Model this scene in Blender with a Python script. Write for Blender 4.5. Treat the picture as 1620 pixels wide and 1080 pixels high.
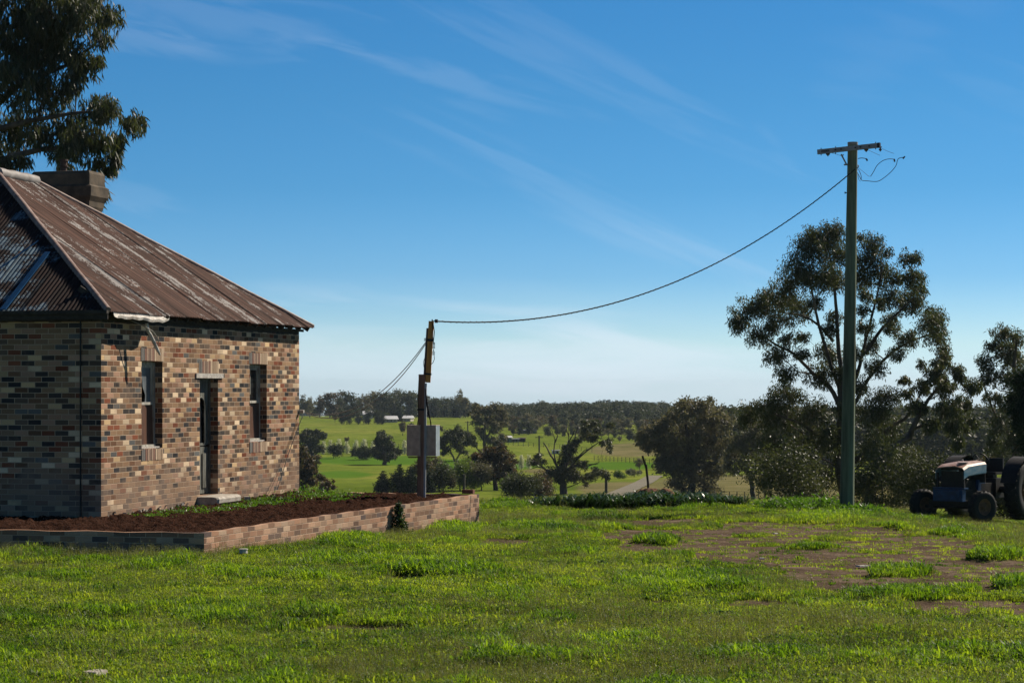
import bpy, math, random
import numpy as np
from mathutils import Vector, Matrix
R = math.radians
rnd = random.Random(7)
rng = np.random.default_rng(11)
for o in list(bpy.data.objects): bpy.data.objects.remove(o)
SC = bpy.context.scene
COL = SC.collection
F, CX, CY = 3500.0, 810.0, 615.0          # lens of the photograph in pixels, vanishing point of the view direction

# ---------------------------------------------------------------- camera, sky, sun, exposure
cam = bpy.data.objects.new('camera', bpy.data.cameras.new('camera')); COL.objects.link(cam)
cam.rotation_euler = (R(90), 0, 0); cam.location = (0, 0, 0)
cam.data.sensor_width = 36; cam.data.lens = F / 1620 * 36
cam.data.shift_y = 75 / 1620; cam.data.clip_start = 0.5; cam.data.clip_end = 12000
cam.data.dof.use_dof = True; cam.data.dof.focus_distance = 37; cam.data.dof.aperture_fstop = 9
SC.camera = cam
SUN_AZ, SUN_EL = R(50), R(38)             # azimuth measured from the view direction to the right
sun = bpy.data.objects.new('sun', bpy.data.lights.new('sun', 'SUN')); COL.objects.link(sun)
sdir = Vector((math.sin(SUN_AZ) * math.cos(SUN_EL), math.cos(SUN_AZ) * math.cos(SUN_EL), math.sin(SUN_EL)))
sun.rotation_euler = sdir.to_track_quat('Z', 'Y').to_euler()
sun.data.energy = 5.0; sun.data.angle = R(0.5); sun.data.color = (1.0, 0.90, 0.75)
W = bpy.data.worlds.new('World'); SC.world = W; W.use_nodes = True
nt = W.node_tree; nt.nodes.clear()
def nd(t, typ, **kw):
    n = t.nodes.new(typ)
    for k, v in kw.items():
        if k.startswith('i_'):
            key = k[2:]; n.inputs[int(key) if key.isdigit() else key].default_value = v
        else: setattr(n, k, v)
    return n
sky = nd(nt, 'ShaderNodeTexSky', sky_type='NISHITA', sun_disc=False, sun_elevation=SUN_EL, sun_rotation=SUN_AZ,
         air_density=1.0, dust_density=0.15, ozone_density=3.0, altitude=700)
bg = nd(nt, 'ShaderNodeBackground'); bg.inputs[1].default_value = 0.075
out = nd(nt, 'ShaderNodeOutputWorld')
tc = nd(nt, 'ShaderNodeTexCoord')
def cirrus(rot, scale, loc, lo, hi, seed):
    mp = nd(nt, 'ShaderNodeMapping', vector_type='TEXTURE'); nt.links.new(tc.outputs['Generated'], mp.inputs[0])
    mp.inputs['Rotation'].default_value = (0, rot, 0); mp.inputs['Scale'].default_value = scale; mp.inputs['Location'].default_value = loc
    n = nd(nt, 'ShaderNodeTexNoise', i_Scale=1.0, i_Detail=7.0, i_Roughness=0.55, i_Distortion=0.6)
    nt.links.new(mp.outputs[0], n.inputs['Vector'])
    r = nd(nt, 'ShaderNodeMapRange', interpolation_type='SMOOTHSTEP'); r.inputs[1].default_value = lo; r.inputs[2].default_value = hi
    nt.links.new(n.outputs[0], r.inputs[0]); return r.outputs[0]
def wmath(op, a, b):
    m = nd(nt, 'ShaderNodeMath', operation=op)
    for i, v in enumerate((a, b)):
        if isinstance(v, (int, float)): m.inputs[i].default_value = v
        else: nt.links.new(v, m.inputs[i])
    return m.outputs[0]
def band(px, py, ang, hl, hw_, amp, nz):
    mp = nd(nt, 'ShaderNodeMapping', vector_type='TEXTURE'); nt.links.new(tc.outputs['Generated'], mp.inputs[0])
    mp.inputs['Rotation'].default_value = (0, R(ang), 0); mp.inputs['Location'].default_value = ((px - CX) / F, 1, (CY - py) / F); mp.inputs['Scale'].default_value = (hl / F, 1e3, hw_ / F)
    wob = nd(nt, 'ShaderNodeVectorMath', operation='LENGTH'); nt.links.new(mp.outputs[0], wob.inputs[0])
    v = wmath('ADD', wob.outputs['Value'], wmath('MULTIPLY', wmath('SUBTRACT', nz, .5), 1.3))
    r = nd(nt, 'ShaderNodeMapRange', interpolation_type='SMOOTHSTEP'); r.inputs[1].default_value = 1.15; r.inputs[2].default_value = 0.0; r.inputs[3].default_value = 0; r.inputs[4].default_value = amp * .23
    nt.links.new(v, r.inputs[0]); return r.outputs[0]
n1 = cirrus(R(24), (0.10, 1, 0.010), (0.03, 0, 0.02), 0.3, 0.75, 1)
n2 = cirrus(R(14), (0.06, 1, 0.012), (0.2, 0, 0.11), 0.3, 0.75, 2)
n3 = cirrus(R(3), (0.12, 1, 0.016), (0.7, 0, 0.31), 0.3, 0.8, 3)
cl = None
for a_ in ((930, 330, 24, 330, 34, .26, n1), (1070, 395, 20, 160, 22, .22, n1), (880, 90, 24, 360, 40, .22, n1), (700, 125, 12, 190, 22, .30, n2), (350, 40, 8, 260, 45, .26, n2), (235, 75, 10, 90, 26, .28, n2),
           (750, 178, 18, 70, 12, .18, n2), (215, 320, 12, 90, 34, .20, n2), (620, 560, 4, 460, 70, 1.15, n3), (1050, 580, 5, 440, 50, 1.15, n3), (1215, 225, 50, 60, 16, .12, n1), (1400, 90, -30, 160, 60, .10, n2), (860, 470, 8, 260, 40, .12, n3), (-300, 200, 20, 500, 60, .2, n1), (2100, 300, 15, 500, 60, .2, n1)):
    b_ = band(*a_); cl = b_ if cl is None else wmath('ADD', cl, b_)
cl = wmath('MINIMUM', cl, 0.7)
cm = nd(nt, 'ShaderNodeMix', data_type='RGBA'); nt.links.new(cl, cm.inputs[0])
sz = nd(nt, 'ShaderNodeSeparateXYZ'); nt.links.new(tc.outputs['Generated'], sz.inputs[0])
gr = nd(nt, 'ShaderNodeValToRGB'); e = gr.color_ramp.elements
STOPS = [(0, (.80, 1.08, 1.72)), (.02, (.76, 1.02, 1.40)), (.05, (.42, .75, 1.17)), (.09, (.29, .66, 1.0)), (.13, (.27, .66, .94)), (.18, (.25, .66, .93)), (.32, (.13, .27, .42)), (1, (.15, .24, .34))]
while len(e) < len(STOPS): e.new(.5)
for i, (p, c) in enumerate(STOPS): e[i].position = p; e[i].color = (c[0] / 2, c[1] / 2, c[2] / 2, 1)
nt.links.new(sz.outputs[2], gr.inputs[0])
hs = nd(nt, 'ShaderNodeHueSaturation', i_Saturation=1.12, i_Value=1.0); nt.links.new(sky.outputs[0], hs.inputs['Color'])
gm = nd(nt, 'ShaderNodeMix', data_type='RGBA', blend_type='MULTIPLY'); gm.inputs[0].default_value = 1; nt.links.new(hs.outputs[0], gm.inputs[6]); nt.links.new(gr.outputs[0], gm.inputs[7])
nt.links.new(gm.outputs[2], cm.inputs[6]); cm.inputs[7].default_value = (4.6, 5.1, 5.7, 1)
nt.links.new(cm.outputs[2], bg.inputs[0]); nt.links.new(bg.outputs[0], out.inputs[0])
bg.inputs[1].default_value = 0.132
SC.view_settings.view_transform = 'Standard'; SC.view_settings.look = 'None'
SC.view_settings.exposure = 0.42; SC.view_settings.gamma = 1
cy = SC.cycles
cy.max_bounces = 6; cy.diffuse_bounces = 3; cy.glossy_bounces = 2; cy.transmission_bounces = 4; cy.transparent_max_bounces = 6
cy.use_denoising = True; cy.sample_clamp_indirect = 4; cy.caustics_reflective = False; cy.caustics_refractive = False

# ---------------------------------------------------------------- numpy noise
_P = np.random.default_rng(5).random((256, 256))
def vnoise(x, y):
    xi = np.floor(x).astype(int); yi = np.floor(y).astype(int); fx = x - xi; fy = y - yi
    fx = fx * fx * (3 - 2 * fx); fy = fy * fy * (3 - 2 * fy)
    g = lambda a, b: _P[a & 255, b & 255]
    return (g(xi, yi) * (1 - fx) + g(xi + 1, yi) * fx) * (1 - fy) + (g(xi, yi + 1) * (1 - fx) + g(xi + 1, yi + 1) * fx) * fy
def fbm(x, y, o=4, ox=0.0):
    s = 0; a = .5; t = 0
    for i in range(o):
        s = s + a * vnoise(x * 2 ** i + 17.3 * i + ox, y * 2 ** i + 9.1 * i + ox * .7); t += a; a *= .5
    return s / t
def sstep(a, b, x):
    t = np.clip((x - a) / (b - a), 0, 1); return t * t * (3 - 2 * t)

# ---------------------------------------------------------------- terrain height
_KY = np.array([-80, 0, 15, 32, 40, 44, 50, 55, 60, 75, 95, 155, 250, 400, 550, 750, 900, 1000, 1500, 2500, 7000], float)
_KZ = np.array([-1.3, -1.7, -2.0, -2.38, -2.60, -2.70, -2.74, -2.84, -3.3, -4.8, -6.1, -9.0, -12.4, -15.6, -15.8, -14.0, -12.2, -12.4, -19, -34, -95], float)
def hbase(X, Y):
    X = np.asarray(X, float); Y = np.asarray(Y, float)
    z = np.interp(Y, _KY, _KZ)
    u = X / np.maximum(Y, 10)
    z = z - 0.09 * np.clip(X - 7, 0, 12) * sstep(35, 48, Y) * (1 - sstep(60, 80, Y))
    z = z - 6.0 * sstep(0.10, 0.3, u) * sstep(120, 500, Y) * (1 - sstep(900, 1500, Y)) * 0.5
    return z
def ground(X, Y):
    X = np.asarray(X, float); Y = np.asarray(Y, float)
    z = hbase(X, Y)
    near = (1 - sstep(70, 140, Y))
    z = z + near * (0.10 * (fbm(X * .35, Y * .35, 3) - .5) + 0.07 * (fbm(X * 1.6, Y * 1.6, 3, 40) - .5))
    z = z + sstep(100, 400, Y) * 1.2 * (fbm(X * .008, Y * .008, 3, 3) - .5)
    return z
def gz(x, y): return float(ground(np.array([x]), np.array([y]))[0])
def at(px, py, Y): return Vector(((px - CX) * Y / F, Y, (CY - py) * Y / F))
def on_ground(px, Y):
    x = (px - CX) * Y / F; return Vector((x, Y, gz(x, Y)))
def row_depth(px, py, lo=160, hi=1400):           # depth at which the land shows at this height of the view
    Y = np.linspace(lo, hi, 1200); X = (px - CX) * Y / F
    r = CY - F * ground(X, Y) / Y
    k = np.argmin(np.abs(r - py)); return float(Y[k])

def ell(px, py, lst, low=0.):
    m = np.full_like(px, low)
    for cx, cy_, rx, ry in lst:
        d = ((px - cx) / rx) ** 2 + ((py - cy_) / ry) ** 2
        m = np.maximum(m, 1 - d)
    return m
DIRT = [(1110, 842, 150, 11), (1270, 842, 170, 13), (1410, 862, 160, 16), (1150, 866, 190, 17), (1330, 893, 160, 22), (1500, 920, 160, 26),
        (1610, 900, 130, 36), (1500, 892, 160, 22), (1420, 928, 170, 14), (1520, 960, 130, 12), (1580, 960, 170, 18), (1350, 915, 130, 16), (1000, 850, 60, 9), (1230, 880, 160, 20), (330, 991, 110, 4), (560, 992, 150, 6), (790, 972, 100, 6), (1200, 953, 60, 7), (640, 918, 50, 5),
        (790, 858, 60, 5), (960, 806, 60, 4), (1060, 827, 80, 6), (1180, 830, 120, 6), (40, 893, 60, 4), (1040, 952, 60, 4), (500, 1078, 60, 4), (1390, 842, 70, 5)]
ISLE = [(1425, 907, 58, 8), (1580, 882, 60, 8), (1040, 858, 45, 6), (1290, 868, 60, 5), (1330, 851, 60, 4), (1430, 943, 100, 10), (1190, 845, 40, 5),
        (1605, 925, 40, 14), (1210, 861, 30, 4), (1520, 938, 40, 8), (1180, 925, 90, 24), (1570, 972, 25, 5), (1090, 833, 60, 6)]
LUSH = [(700, 911, 120, 9), (1100, 928, 140, 18), (1440, 945, 120, 13), (1520, 937, 50, 9), (1605, 925, 50, 18), (1425, 907, 60, 7), (1290, 800, 90, 14),
        (1100, 855, 40, 7), (490, 975, 60, 7), (360, 912, 50, 8), (50, 880, 70, 9), (860, 840, 90, 9), (720, 842, 50, 10), (560, 858, 60, 6), (1330, 820, 120, 8),
        (1500, 850, 40, 9), (1560, 884, 100, 9), (250, 900, 60, 8), (1030, 860, 50, 10), (1150, 830, 60, 5), (520, 888, 40, 7), (160, 975, 90, 8)]
def masks(X, Y):
    z = hbase(X, Y); Yc = np.maximum(Y, 5)
    px = CX + F * X / Yc; py = CY - F * z / Yc
    n = fbm(X * .9, Y * .9, 4, 9); n2 = fbm(X * 3.1, Y * 1.6, 3, 23)
    d = ell(px, py, DIRT, -1.) * 1.15
    d = sstep(-0.10, 0.22, np.clip(d, -1, 1) * 1.0 + (n - .5) * 1.3 + (n2 - .5) * .8)
    isl = sstep(0.40, 0.7, ell(px, py, ISLE) + (n2 - .5) * .8)
    d = d * (1 - isl) * ((Y > 5) & (Y < 60))
    l = sstep(0.0, 0.9, ell(px, py, LUSH) + (n2 - .5) * 1.3) * (1 - d)
    l = np.maximum(l, sstep(.54, .80, fbm(X * 1.1 + 5, Y * .8, 4, 71)) * (1 - d) * .9)
    l = l * ((Y > 5) & (Y < 70))
    return d, l

# ---------------------------------------------------------------- mesh helpers
def link(o, parent=None):
    COL.objects.link(o)
    if parent is not None: o.parent = parent
    return o
def tag(o, label=None, cat=None, group=None, kind=None):
    if label: o['label'] = label
    if cat: o['category'] = cat
    if group: o['group'] = group
    if kind: o['kind'] = kind
    return o
def empty(name, loc, rz=0):
    o = bpy.data.objects.new(name, None); o.location = loc; o.rotation_euler = (0, 0, rz); o.empty_display_size = .2
    return link(o)
def big_mesh(name, V, Q, mat, parent=None, smooth=False, k=4):
    me = bpy.data.meshes.new(name); V = np.asarray(V, np.float32); Q = np.asarray(Q, np.int32)
    me.vertices.add(len(V)); me.vertices.foreach_set('co', V.ravel())
    me.loops.add(Q.size); me.loops.foreach_set('vertex_index', Q.ravel())
    me.polygons.add(len(Q)); me.polygons.foreach_set('loop_start', np.arange(len(Q), dtype=np.int32) * k)
    me.polygons.foreach_set('loop_total', np.full(len(Q), k, np.int32))
    if smooth: me.polygons.foreach_set('use_smooth', np.ones(len(Q), bool))
    me.update(calc_edges=True)
    if mat: me.materials.append(mat)
    return link(bpy.data.objects.new(name, me), parent)
class MB:
    def __init__(s): s.v = []; s.f = []; s.sm = []
    def add(s, vs, fs, smooth=False, M=None):
        b = len(s.v)
        for p in vs:
            p = Vector(p)
            s.v.append(tuple(M @ p) if M is not None else tuple(p))
        for f in fs: s.f.append(tuple(b + i for i in f)); s.sm.append(smooth)
    def box(s, c, d, rz=0, M=None, taper=1.0):
        x, y, z = (d[0] / 2, d[1] / 2, d[2] / 2); t = taper
        vs = [(-x, -y, -z), (x, -y, -z), (x, y, -z), (-x, y, -z), (-x * t, -y * t, z), (x * t, -y * t, z), (x * t, y * t, z), (-x * t, y * t, z)]
        T = Matrix.Translation(c) @ Matrix.Rotation(rz, 4, 'Z')
        if M is not None: T = M @ T
        s.add(vs, [(0, 3, 2, 1), (4, 5, 6, 7), (0, 1, 5, 4), (1, 2, 6, 5), (2, 3, 7, 6), (3, 0, 4, 7)], False, T)
    def bar(s, a, b, w, h):                     # rectangular bar from a to b
        a = Vector(a); b = Vector(b); d = b - a; q = d.to_track_quat('X', 'Z').to_matrix().to_4x4()
        s.box((0, 0, 0), (d.length, w, h), 0, Matrix.Translation((a + b) / 2) @ q)
    def tube(s, pts, rad, n=8, caps=True, smooth=True):
        pts = [Vector(p) for p in pts]; m = len(pts)
        if not hasattr(rad, '__len__'): rad = [rad] * m
        up = None; rings = []
        for i, p in enumerate(pts):
            t = (pts[min(i + 1, m - 1)] - pts[max(i - 1, 0)])
            t = t.normalized() if t.length > 1e-9 else Vector((0, 0, 1))
            if up is None: up = t.orthogonal().normalized()
            up = (up - t * up.dot(t)); up = up.normalized() if up.length > 1e-6 else t.orthogonal().normalized()
            w = t.cross(up); rings.append([p + (up * math.cos(2 * math.pi * k / n) + w * math.sin(2 * math.pi * k / n)) * rad[i] for k in range(n)])
        vs = [q for r in rings for q in r]; fs = []
        for i in range(m - 1):
            for k in range(n): fs.append((i * n + k, i * n + (k + 1) % n, (i + 1) * n + (k + 1) % n, (i + 1) * n + k))
        s.add(vs, fs, smooth)
        if caps:
            s.add(rings[0], [tuple(range(n))[::-1]]); s.add(rings[-1], [tuple(range(n))])
    def lathe(s, prof, n=24, M=None, smooth=True):      # profile (x along axis, r), axis X
        m = len(prof); vs = []; fs = []
        for x, r in prof:
            for k in range(n): vs.append((x, r * math.cos(2 * math.pi * k / n), r * math.sin(2 * math.pi * k / n)))
        for i in range(m - 1):
            for k in range(n): fs.append((i * n + k, i * n + (k + 1) % n, (i + 1) * n + (k + 1) % n, (i + 1) * n + k))
        s.add(vs, fs, smooth, M)
    def build(s, name, mat, parent=None):
        me = bpy.data.meshes.new(name); me.from_pydata(s.v, [], s.f); me.polygons.foreach_set('use_smooth', s.sm)
        if mat: me.materials.append(mat)
        me.update(); return link(bpy.data.objects.new(name, me), parent)

# ---------------------------------------------------------------- materials
def newmat(name):
    m = bpy.data.materials.new(name); m.use_nodes = True; t = m.node_tree; t.nodes.clear()
    o = nd(t, 'ShaderNodeOutputMaterial'); b = nd(t, 'ShaderNodeBsdfPrincipled'); t.links.new(b.outputs[0], o.inputs[0])
    return m, t, b, o
def ramp(t, fac, stops, interp='LINEAR'):
    r = nd(t, 'ShaderNodeValToRGB'); r.color_ramp.interpolation = interp; e = r.color_ramp.elements
    while len(e) < len(stops): e.new(0.5)
    for i, (p, c) in enumerate(stops): e[i].position = p; e[i].color = (*c, 1)
    t.links.new(fac, r.inputs[0]); return r.outputs[0]
def mth(t, op, a, b=None, c=None, clamp=False):
    m = nd(t, 'ShaderNodeMath', operation=op, use_clamp=clamp)
    for i, v in enumerate((a, b, c)):
        if v is None: continue
        if isinstance(v, (int, float)): m.inputs[i].default_value = v
        else: t.links.new(v, m.inputs[i])
    return m.outputs[0]
def mixc(t, f, a, b, blend='MIX'):
    m = nd(t, 'ShaderNodeMix', data_type='RGBA', blend_type=blend)
    for i, v in ((0, f), (6, a), (7, b)):
        if isinstance(v, (int, float)): m.inputs[i].default_value = v
        elif isinstance(v, tuple): m.inputs[i].default_value = (*v, 1)
        else: t.links.new(v, m.inputs[i])
    return m.outputs[2]
def noise(t, vec, scale, detail=5, rough=.55, dist=0):
    n = nd(t, 'ShaderNodeTexNoise', i_Scale=scale, i_Detail=detail, i_Roughness=rough, i_Distortion=dist)
    t.links.new(vec, n.inputs['Vector']); return n.outputs[0]
def mapr(t, v, a, b, c=0., d=1.):
    n = nd(t, 'ShaderNodeMapRange', interpolation_type='SMOOTHSTEP', i_1=a, i_2=b, i_3=c, i_4=d); t.links.new(v, n.inputs[0]); return n.outputs[0]
def comb(t, x, y, z=0.):
    n = nd(t, 'ShaderNodeCombineXYZ')
    for i, v in enumerate((x, y, z)):
        if isinstance(v, (int, float)): n.inputs[i].default_value = v
        else: t.links.new(v, n.inputs[i])
    return n.outputs[0]
def objco(t): return nd(t, 'ShaderNodeTexCoord').outputs['Object']
def simple(name, c1, c2=None, scale=6, rough=.8, bump=.3, metal=0, stretch=None, spec=.3, detail=6, bd=.01):
    m, t, b, o = newmat(name); co = objco(t)
    if stretch:
        mp = nd(t, 'ShaderNodeMapping'); mp.inputs['Scale'].default_value = stretch; t.links.new(co, mp.inputs[0]); co = mp.outputs[0]
    c2 = c2 or tuple(x * .6 for x in c1); n = noise(t, co, scale, detail, .6)
    t.links.new(ramp(t, n, [(.33, c2), (.66, c1)]), b.inputs['Base Color'])
    b.inputs['Roughness'].default_value = rough; b.inputs['Metallic'].default_value = metal; b.inputs['Specular IOR Level'].default_value = spec
    if bump:
        bp = nd(t, 'ShaderNodeBump', i_Strength=bump, i_Distance=bd); t.links.new(noise(t, co, scale * 3, 5, .6), bp.inputs['Height']); t.links.new(bp.outputs[0], b.inputs['Normal'])
    return m
PAL_HOUSE = [(0, (.25, .17, .115)), (.13, (.31, .215, .145)), (.25, (.16, .095, .065)), (.36, (.12, .095, .08)), (.47, (.060, .056, .057)), (.56, (.038, .040, .047)),
             (.63, (.36, .24, .185)), (.70, (.18, .07, .045)), (.78, (.22, .15, .11)), (.83, (.60, .50, .38)), (.90, (.50, .38, .24)), (.94, (.11, .12, .13)), (.965, (.30, .19, .14))]
PAL_HOUSE = [(p, tuple(min(.8, x * k) for x, k in zip(c, (1.17, 1.09, .98)))) for p, c in PAL_HOUSE]
PAL_WALL = [(0, (.39, .225, .15)), (.2, (.27, .16, .11)), (.4, (.46, .29, .20)), (.58, (.20, .13, .10)), (.7, (.17, .12, .10)), (.8, (.42, .28, .2)), (.93, (.13, .10, .095)), (.97, (.5, .36, .26))]
def brickmat(name, pal, bw, bh, mortar, wear=0.0, jit=0.0):
    m, t, b, o = newmat(name); co = objco(t)
    s = nd(t, 'ShaderNodeSeparateXYZ'); t.links.new(co, s.inputs[0])
    g = nd(t, 'ShaderNodeNewGeometry'); vt = nd(t, 'ShaderNodeVectorTransform', vector_type='NORMAL', convert_from='WORLD', convert_to='OBJECT')
    t.links.new(g.outputs['True Normal'], vt.inputs[0]); sn = nd(t, 'ShaderNodeSeparateXYZ'); t.links.new(vt.outputs[0], sn.inputs[0])
    isx = mth(t, 'GREATER_THAN', mth(t, 'ABSOLUTE', sn.outputs[0]), .6)
    wob = mth(t, 'MULTIPLY', mth(t, 'SUBTRACT', noise(t, co, 1.5, 2), .5), .02)
    u = mth(t, 'ADD', mth(t, 'ADD', mth(t, 'MULTIPLY', s.outputs[1], isx), mth(t, 'MULTIPLY', s.outputs[0], mth(t, 'SUBTRACT', 1., isx))), mth(t, 'ADD', wob, mth(t, 'MULTIPLY', isx, 33.1)))
    v = mth(t, 'ADD', s.outputs[2], mth(t, 'MULTIPLY', wob, .5))
    rv = mth(t, 'DIVIDE', mth(t, 'ADD', v, 5.), bh); row = mth(t, 'FLOOR', rv)
    ru = mth(t, 'ADD', mth(t, 'DIVIDE', mth(t, 'ADD', u, 20.), bw), mth(t, 'MULTIPLY', row, .5))
    if jit:
        wj = nd(t, 'ShaderNodeTexWhiteNoise', noise_dimensions='1D'); t.links.new(row, wj.inputs['W']); ru = mth(t, 'ADD', ru, mth(t, 'MULTIPLY', wj.outputs[0], jit))
    colm = mth(t, 'FLOOR', ru); fu = mth(t, 'SUBTRACT', ru, colm); fv = mth(t, 'SUBTRACT', rv, row)
    wn = nd(t, 'ShaderNodeTexWhiteNoise', noise_dimensions='3D'); t.links.new(comb(t, colm, row, isx), wn.inputs['Vector'])
    col = ramp(t, wn.outputs['Value'], pal, 'CONSTANT')
    wn2 = nd(t, 'ShaderNodeTexWhiteNoise', noise_dimensions='3D'); t.links.new(comb(t, row, colm, 3.3), wn2.inputs['Vector'])
    col = mixc(t, .5, col, mixc(t, 1., col, ramp(t, wn2.outputs['Value'], [(0, (.4, .4, .4)), (1, (1.35, 1.32, 1.28))]), 'MULTIPLY'))
    mo = .011 / 2
    du = mth(t, 'MULTIPLY', mth(t, 'MINIMUM', fu, mth(t, 'SUBTRACT', 1., fu)), bw); dv = mth(t, 'MULTIPLY', mth(t, 'MINIMUM', fv, mth(t, 'SUBTRACT', 1., fv)), bh)
    e = mth(t, 'ADD', mth(t, 'MINIMUM', du, dv), mth(t, 'MULTIPLY', mth(t, 'SUBTRACT', noise(t, co, 60, 3), .5), .006))
    mask = mapr(t, e, mo - .0015, mo + .0025)
    fine = noise(t, co, 90, 4, .7); col = mixc(t, 1., col, ramp(t, fine, [(.3, (.72, .72, .72)), (.7, (1.2, 1.2, 1.2))]), 'MULTIPLY')
    col = mixc(t, mask, mortar, col)
    if wear:
        wn_ = noise(t, co, 1.3, 6, .65, .4); lowz = mapr(t, s.outputs[2], 1.1, .1)
        w = mth(t, 'MULTIPLY', mapr(t, mth(t, 'ADD', wn_, mth(t, 'MULTIPLY', lowz, .22)), .52, .74), wear)
        col = mixc(t, w, col, (.27, .19, .14))
    blot = noise(t, co, .8, 5, .6); col = mixc(t, 1., col, ramp(t, blot, [(.3, (.82, .8, .8)), (.7, (1.1, 1.1, 1.1))]), 'MULTIPLY')
    t.links.new(col, b.inputs['Base Color']); b.inputs['Roughness'].default_value = .95; b.inputs['Specular IOR Level'].default_value = .05
    h = mth(t, 'ADD', mth(t, 'MULTIPLY', mask, 1.), mth(t, 'ADD', mth(t, 'MULTIPLY', wn2.outputs['Value'], .5), mth(t, 'MULTIPLY', fine, .5)))
    bp = nd(t, 'ShaderNodeBump', i_Strength=.8, i_Distance=.006); t.links.new(h, bp.inputs['Height']); t.links.new(bp.outputs[0], b.inputs['Normal'])
    return m
def leafmat(name, stops, trans=.35, rough=.4, spec=.5, tcol=None):
    m, t, b, o = newmat(name); g = nd(t, 'ShaderNodeNewGeometry')
    n = noise(t, objco(t), .35, 3)
    f = mth(t, 'ADD', mth(t, 'MULTIPLY', g.outputs['Random Per Island'], .6), mth(t, 'MULTIPLY', mth(t, 'SUBTRACT', n, .3), 1.0), clamp=True)
    c = ramp(t, f, stops)
    t.links.new(c, b.inputs['Base Color']); b.inputs['Roughness'].default_value = rough; b.inputs['Specular IOR Level'].default_value = spec
    tr = nd(t, 'ShaderNodeBsdfTranslucent'); t.links.new(mixc(t, 1., c, tcol or (1.6, 1.7, .7), 'MULTIPLY'), tr.inputs[0])
    mx = nd(t, 'ShaderNodeMixShader'); mx.inputs[0].default_value = trans
    t.links.new(b.outputs[0], mx.inputs[1]); t.links.new(tr.outputs[0], mx.inputs[2]); t.links.new(mx.outputs[0], o.inputs[0])
    return m
MAT = {}
MAT['brick'] = brickmat('multi_brick', PAL_HOUSE, .238, .0865, (.46, .35, .25), wear=.55)
MAT['bedbrick'] = brickmat('pink_brick', PAL_WALL, .25, .0865, (.46, .33, .24), wear=.25, jit=.25)
MAT['timber'] = simple('old_dark_timber', (.05, .042, .035), (.02, .018, .016), 8, .85, .4)
MAT['paintwood'] = simple('peeling_painted_wood', (.50, .48, .42), (.2, .18, .15), 14, .75, .5, stretch=(1, 1, .25))
MAT['lintelwood'] = simple('weathered_white_wood', (.55, .52, .47), (.25, .22, .2), 25, .8, .5)
MAT['doorwood'] = simple('green_grey_peeling_door', (.17, .17, .145), (.045, .045, .035), 11, .7, .5, stretch=(1, 1, .3))
MAT['glassdark'] = simple('dusty_old_glass', (.03, .035, .04), (.012, .014, .016), 3, .12, 0, spec=.6)
MAT['dustyglass'] = simple('dirty_pane', (.17, .19, .2), (.09, .10, .11), 5, .3, .1)
MAT['board'] = simple('brown_board', (.12, .055, .032), (.05, .025, .016), 2.0, .5, .15)
MAT['white_sheet'] = simple('bent_white_sheet', (.62, .59, .54), (.32, .27, .23), 12, .6, .5)
MAT['stone'] = simple('pale_step_stone', (.48, .44, .38), (.27, .23, .19), 9, .85, .5)
MAT['cap'] = simple('pale_ridge_capping', (.34, .25, .22), (.17, .11, .09), 7, .6, .3)
MAT['galv'] = simple('galvanised_capping', (.30, .28, .27), (.18, .16, .15), 5, .7, .2, metal=.1)
MAT['chim'] = simple('weathered_render', (.12, .09, .062), (.045, .037, .028), 3.5, .9, .6)
MAT['pot'] = simple('terracotta_pot', (.10, .055, .04), (.04, .03, .025), 9, .8, .3)
MAT['blue'] = simple('blue_flashing', (.012, .06, .15), (.01, .045, .11), 6, .95, .1, spec=.03)
MAT['black'] = simple('black_plastic', (.015, .015, .017), (.008, .008, .009), 9, .5, 0)
MAT['cable'] = simple('black_cable', (.02, .02, .02), (.012, .012, .012), 9, .6, 0)
MAT['palewire'] = simple('grey_wire', (.28, .25, .21), (.2, .18, .15), 9, .6, 0)
MAT['post'] = simple('brown_post_timber', (.30, .165, .11), (.15, .085, .06), 10, .8, .4, stretch=(1, 1, .15))
MAT['newpost'] = simple('fresh_orange_timber', (.62, .31, .08), (.42, .20, .05), 14, .7, .3, stretch=(1, 1, .15))
MAT['greypost'] = simple('grey_split_timber', (.16, .15, .14), (.07, .065, .06), 12, .85, .4, stretch=(1, 1, .15))
MAT['conduit'] = simple('grey_conduit', (.38, .38, .39), (.28, .28, .29), 8, .45, 0)
MAT['meter'] = simple('dull_meter_box_metal', (.56, .46, .37), (.36, .29, .24), 9, .7, .1, metal=.05)
MAT['meterlit'] = simple('meter_box_sunlit_side', (.5, .53, .56), (.33, .36, .4), 7, .35, .1, metal=.5)  # lit copy of the meter box metal: sun on the side painted into the colour
MAT['pole'] = simple('treated_green_pole', (.18, .22, .145), (.05, .055, .036), 5, .85, .5, stretch=(1, 1, .08))
MAT['arm'] = simple('grey_steel_arm', (.30, .29, .31), (.2, .19, .2), 14, .6, .2)
MAT['porc'] = simple('brown_porcelain', (.09, .06, .045), (.05, .035, .03), 9, .25, 0)
MAT['rubber'] = simple('worn_tyre_rubber', (.022, .021, .021), (.010, .010, .010), 20, .75, .4)
MAT['rim'] = simple('rusty_rim', (.20, .105, .055), (.08, .045, .03), 12, .7, .3)
MAT['tblue'] = simple('faded_blue_paint', (.011, .06, .16), (.007, .025, .065), 7, .45, .2)
MAT['tpale'] = simple('chalky_blue_paint', (.22, .29, .33), (.04, .16, .25), 5, .5, .2, stretch=(1, 1, 2))
MAT['tpink'] = simple('sunbleached_rusty_panel', (.48, .37, .32), (.25, .11, .07), 5, .45, .2)
MAT['tdark'] = simple('oily_dark_iron', (.025, .022, .02), (.012, .011, .011), 12, .6, .4)
MAT['bark'] = simple('gum_bark', (.11, .085, .068), (.035, .028, .024), 3, .9, .6, stretch=(1, 1, .2))
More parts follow.
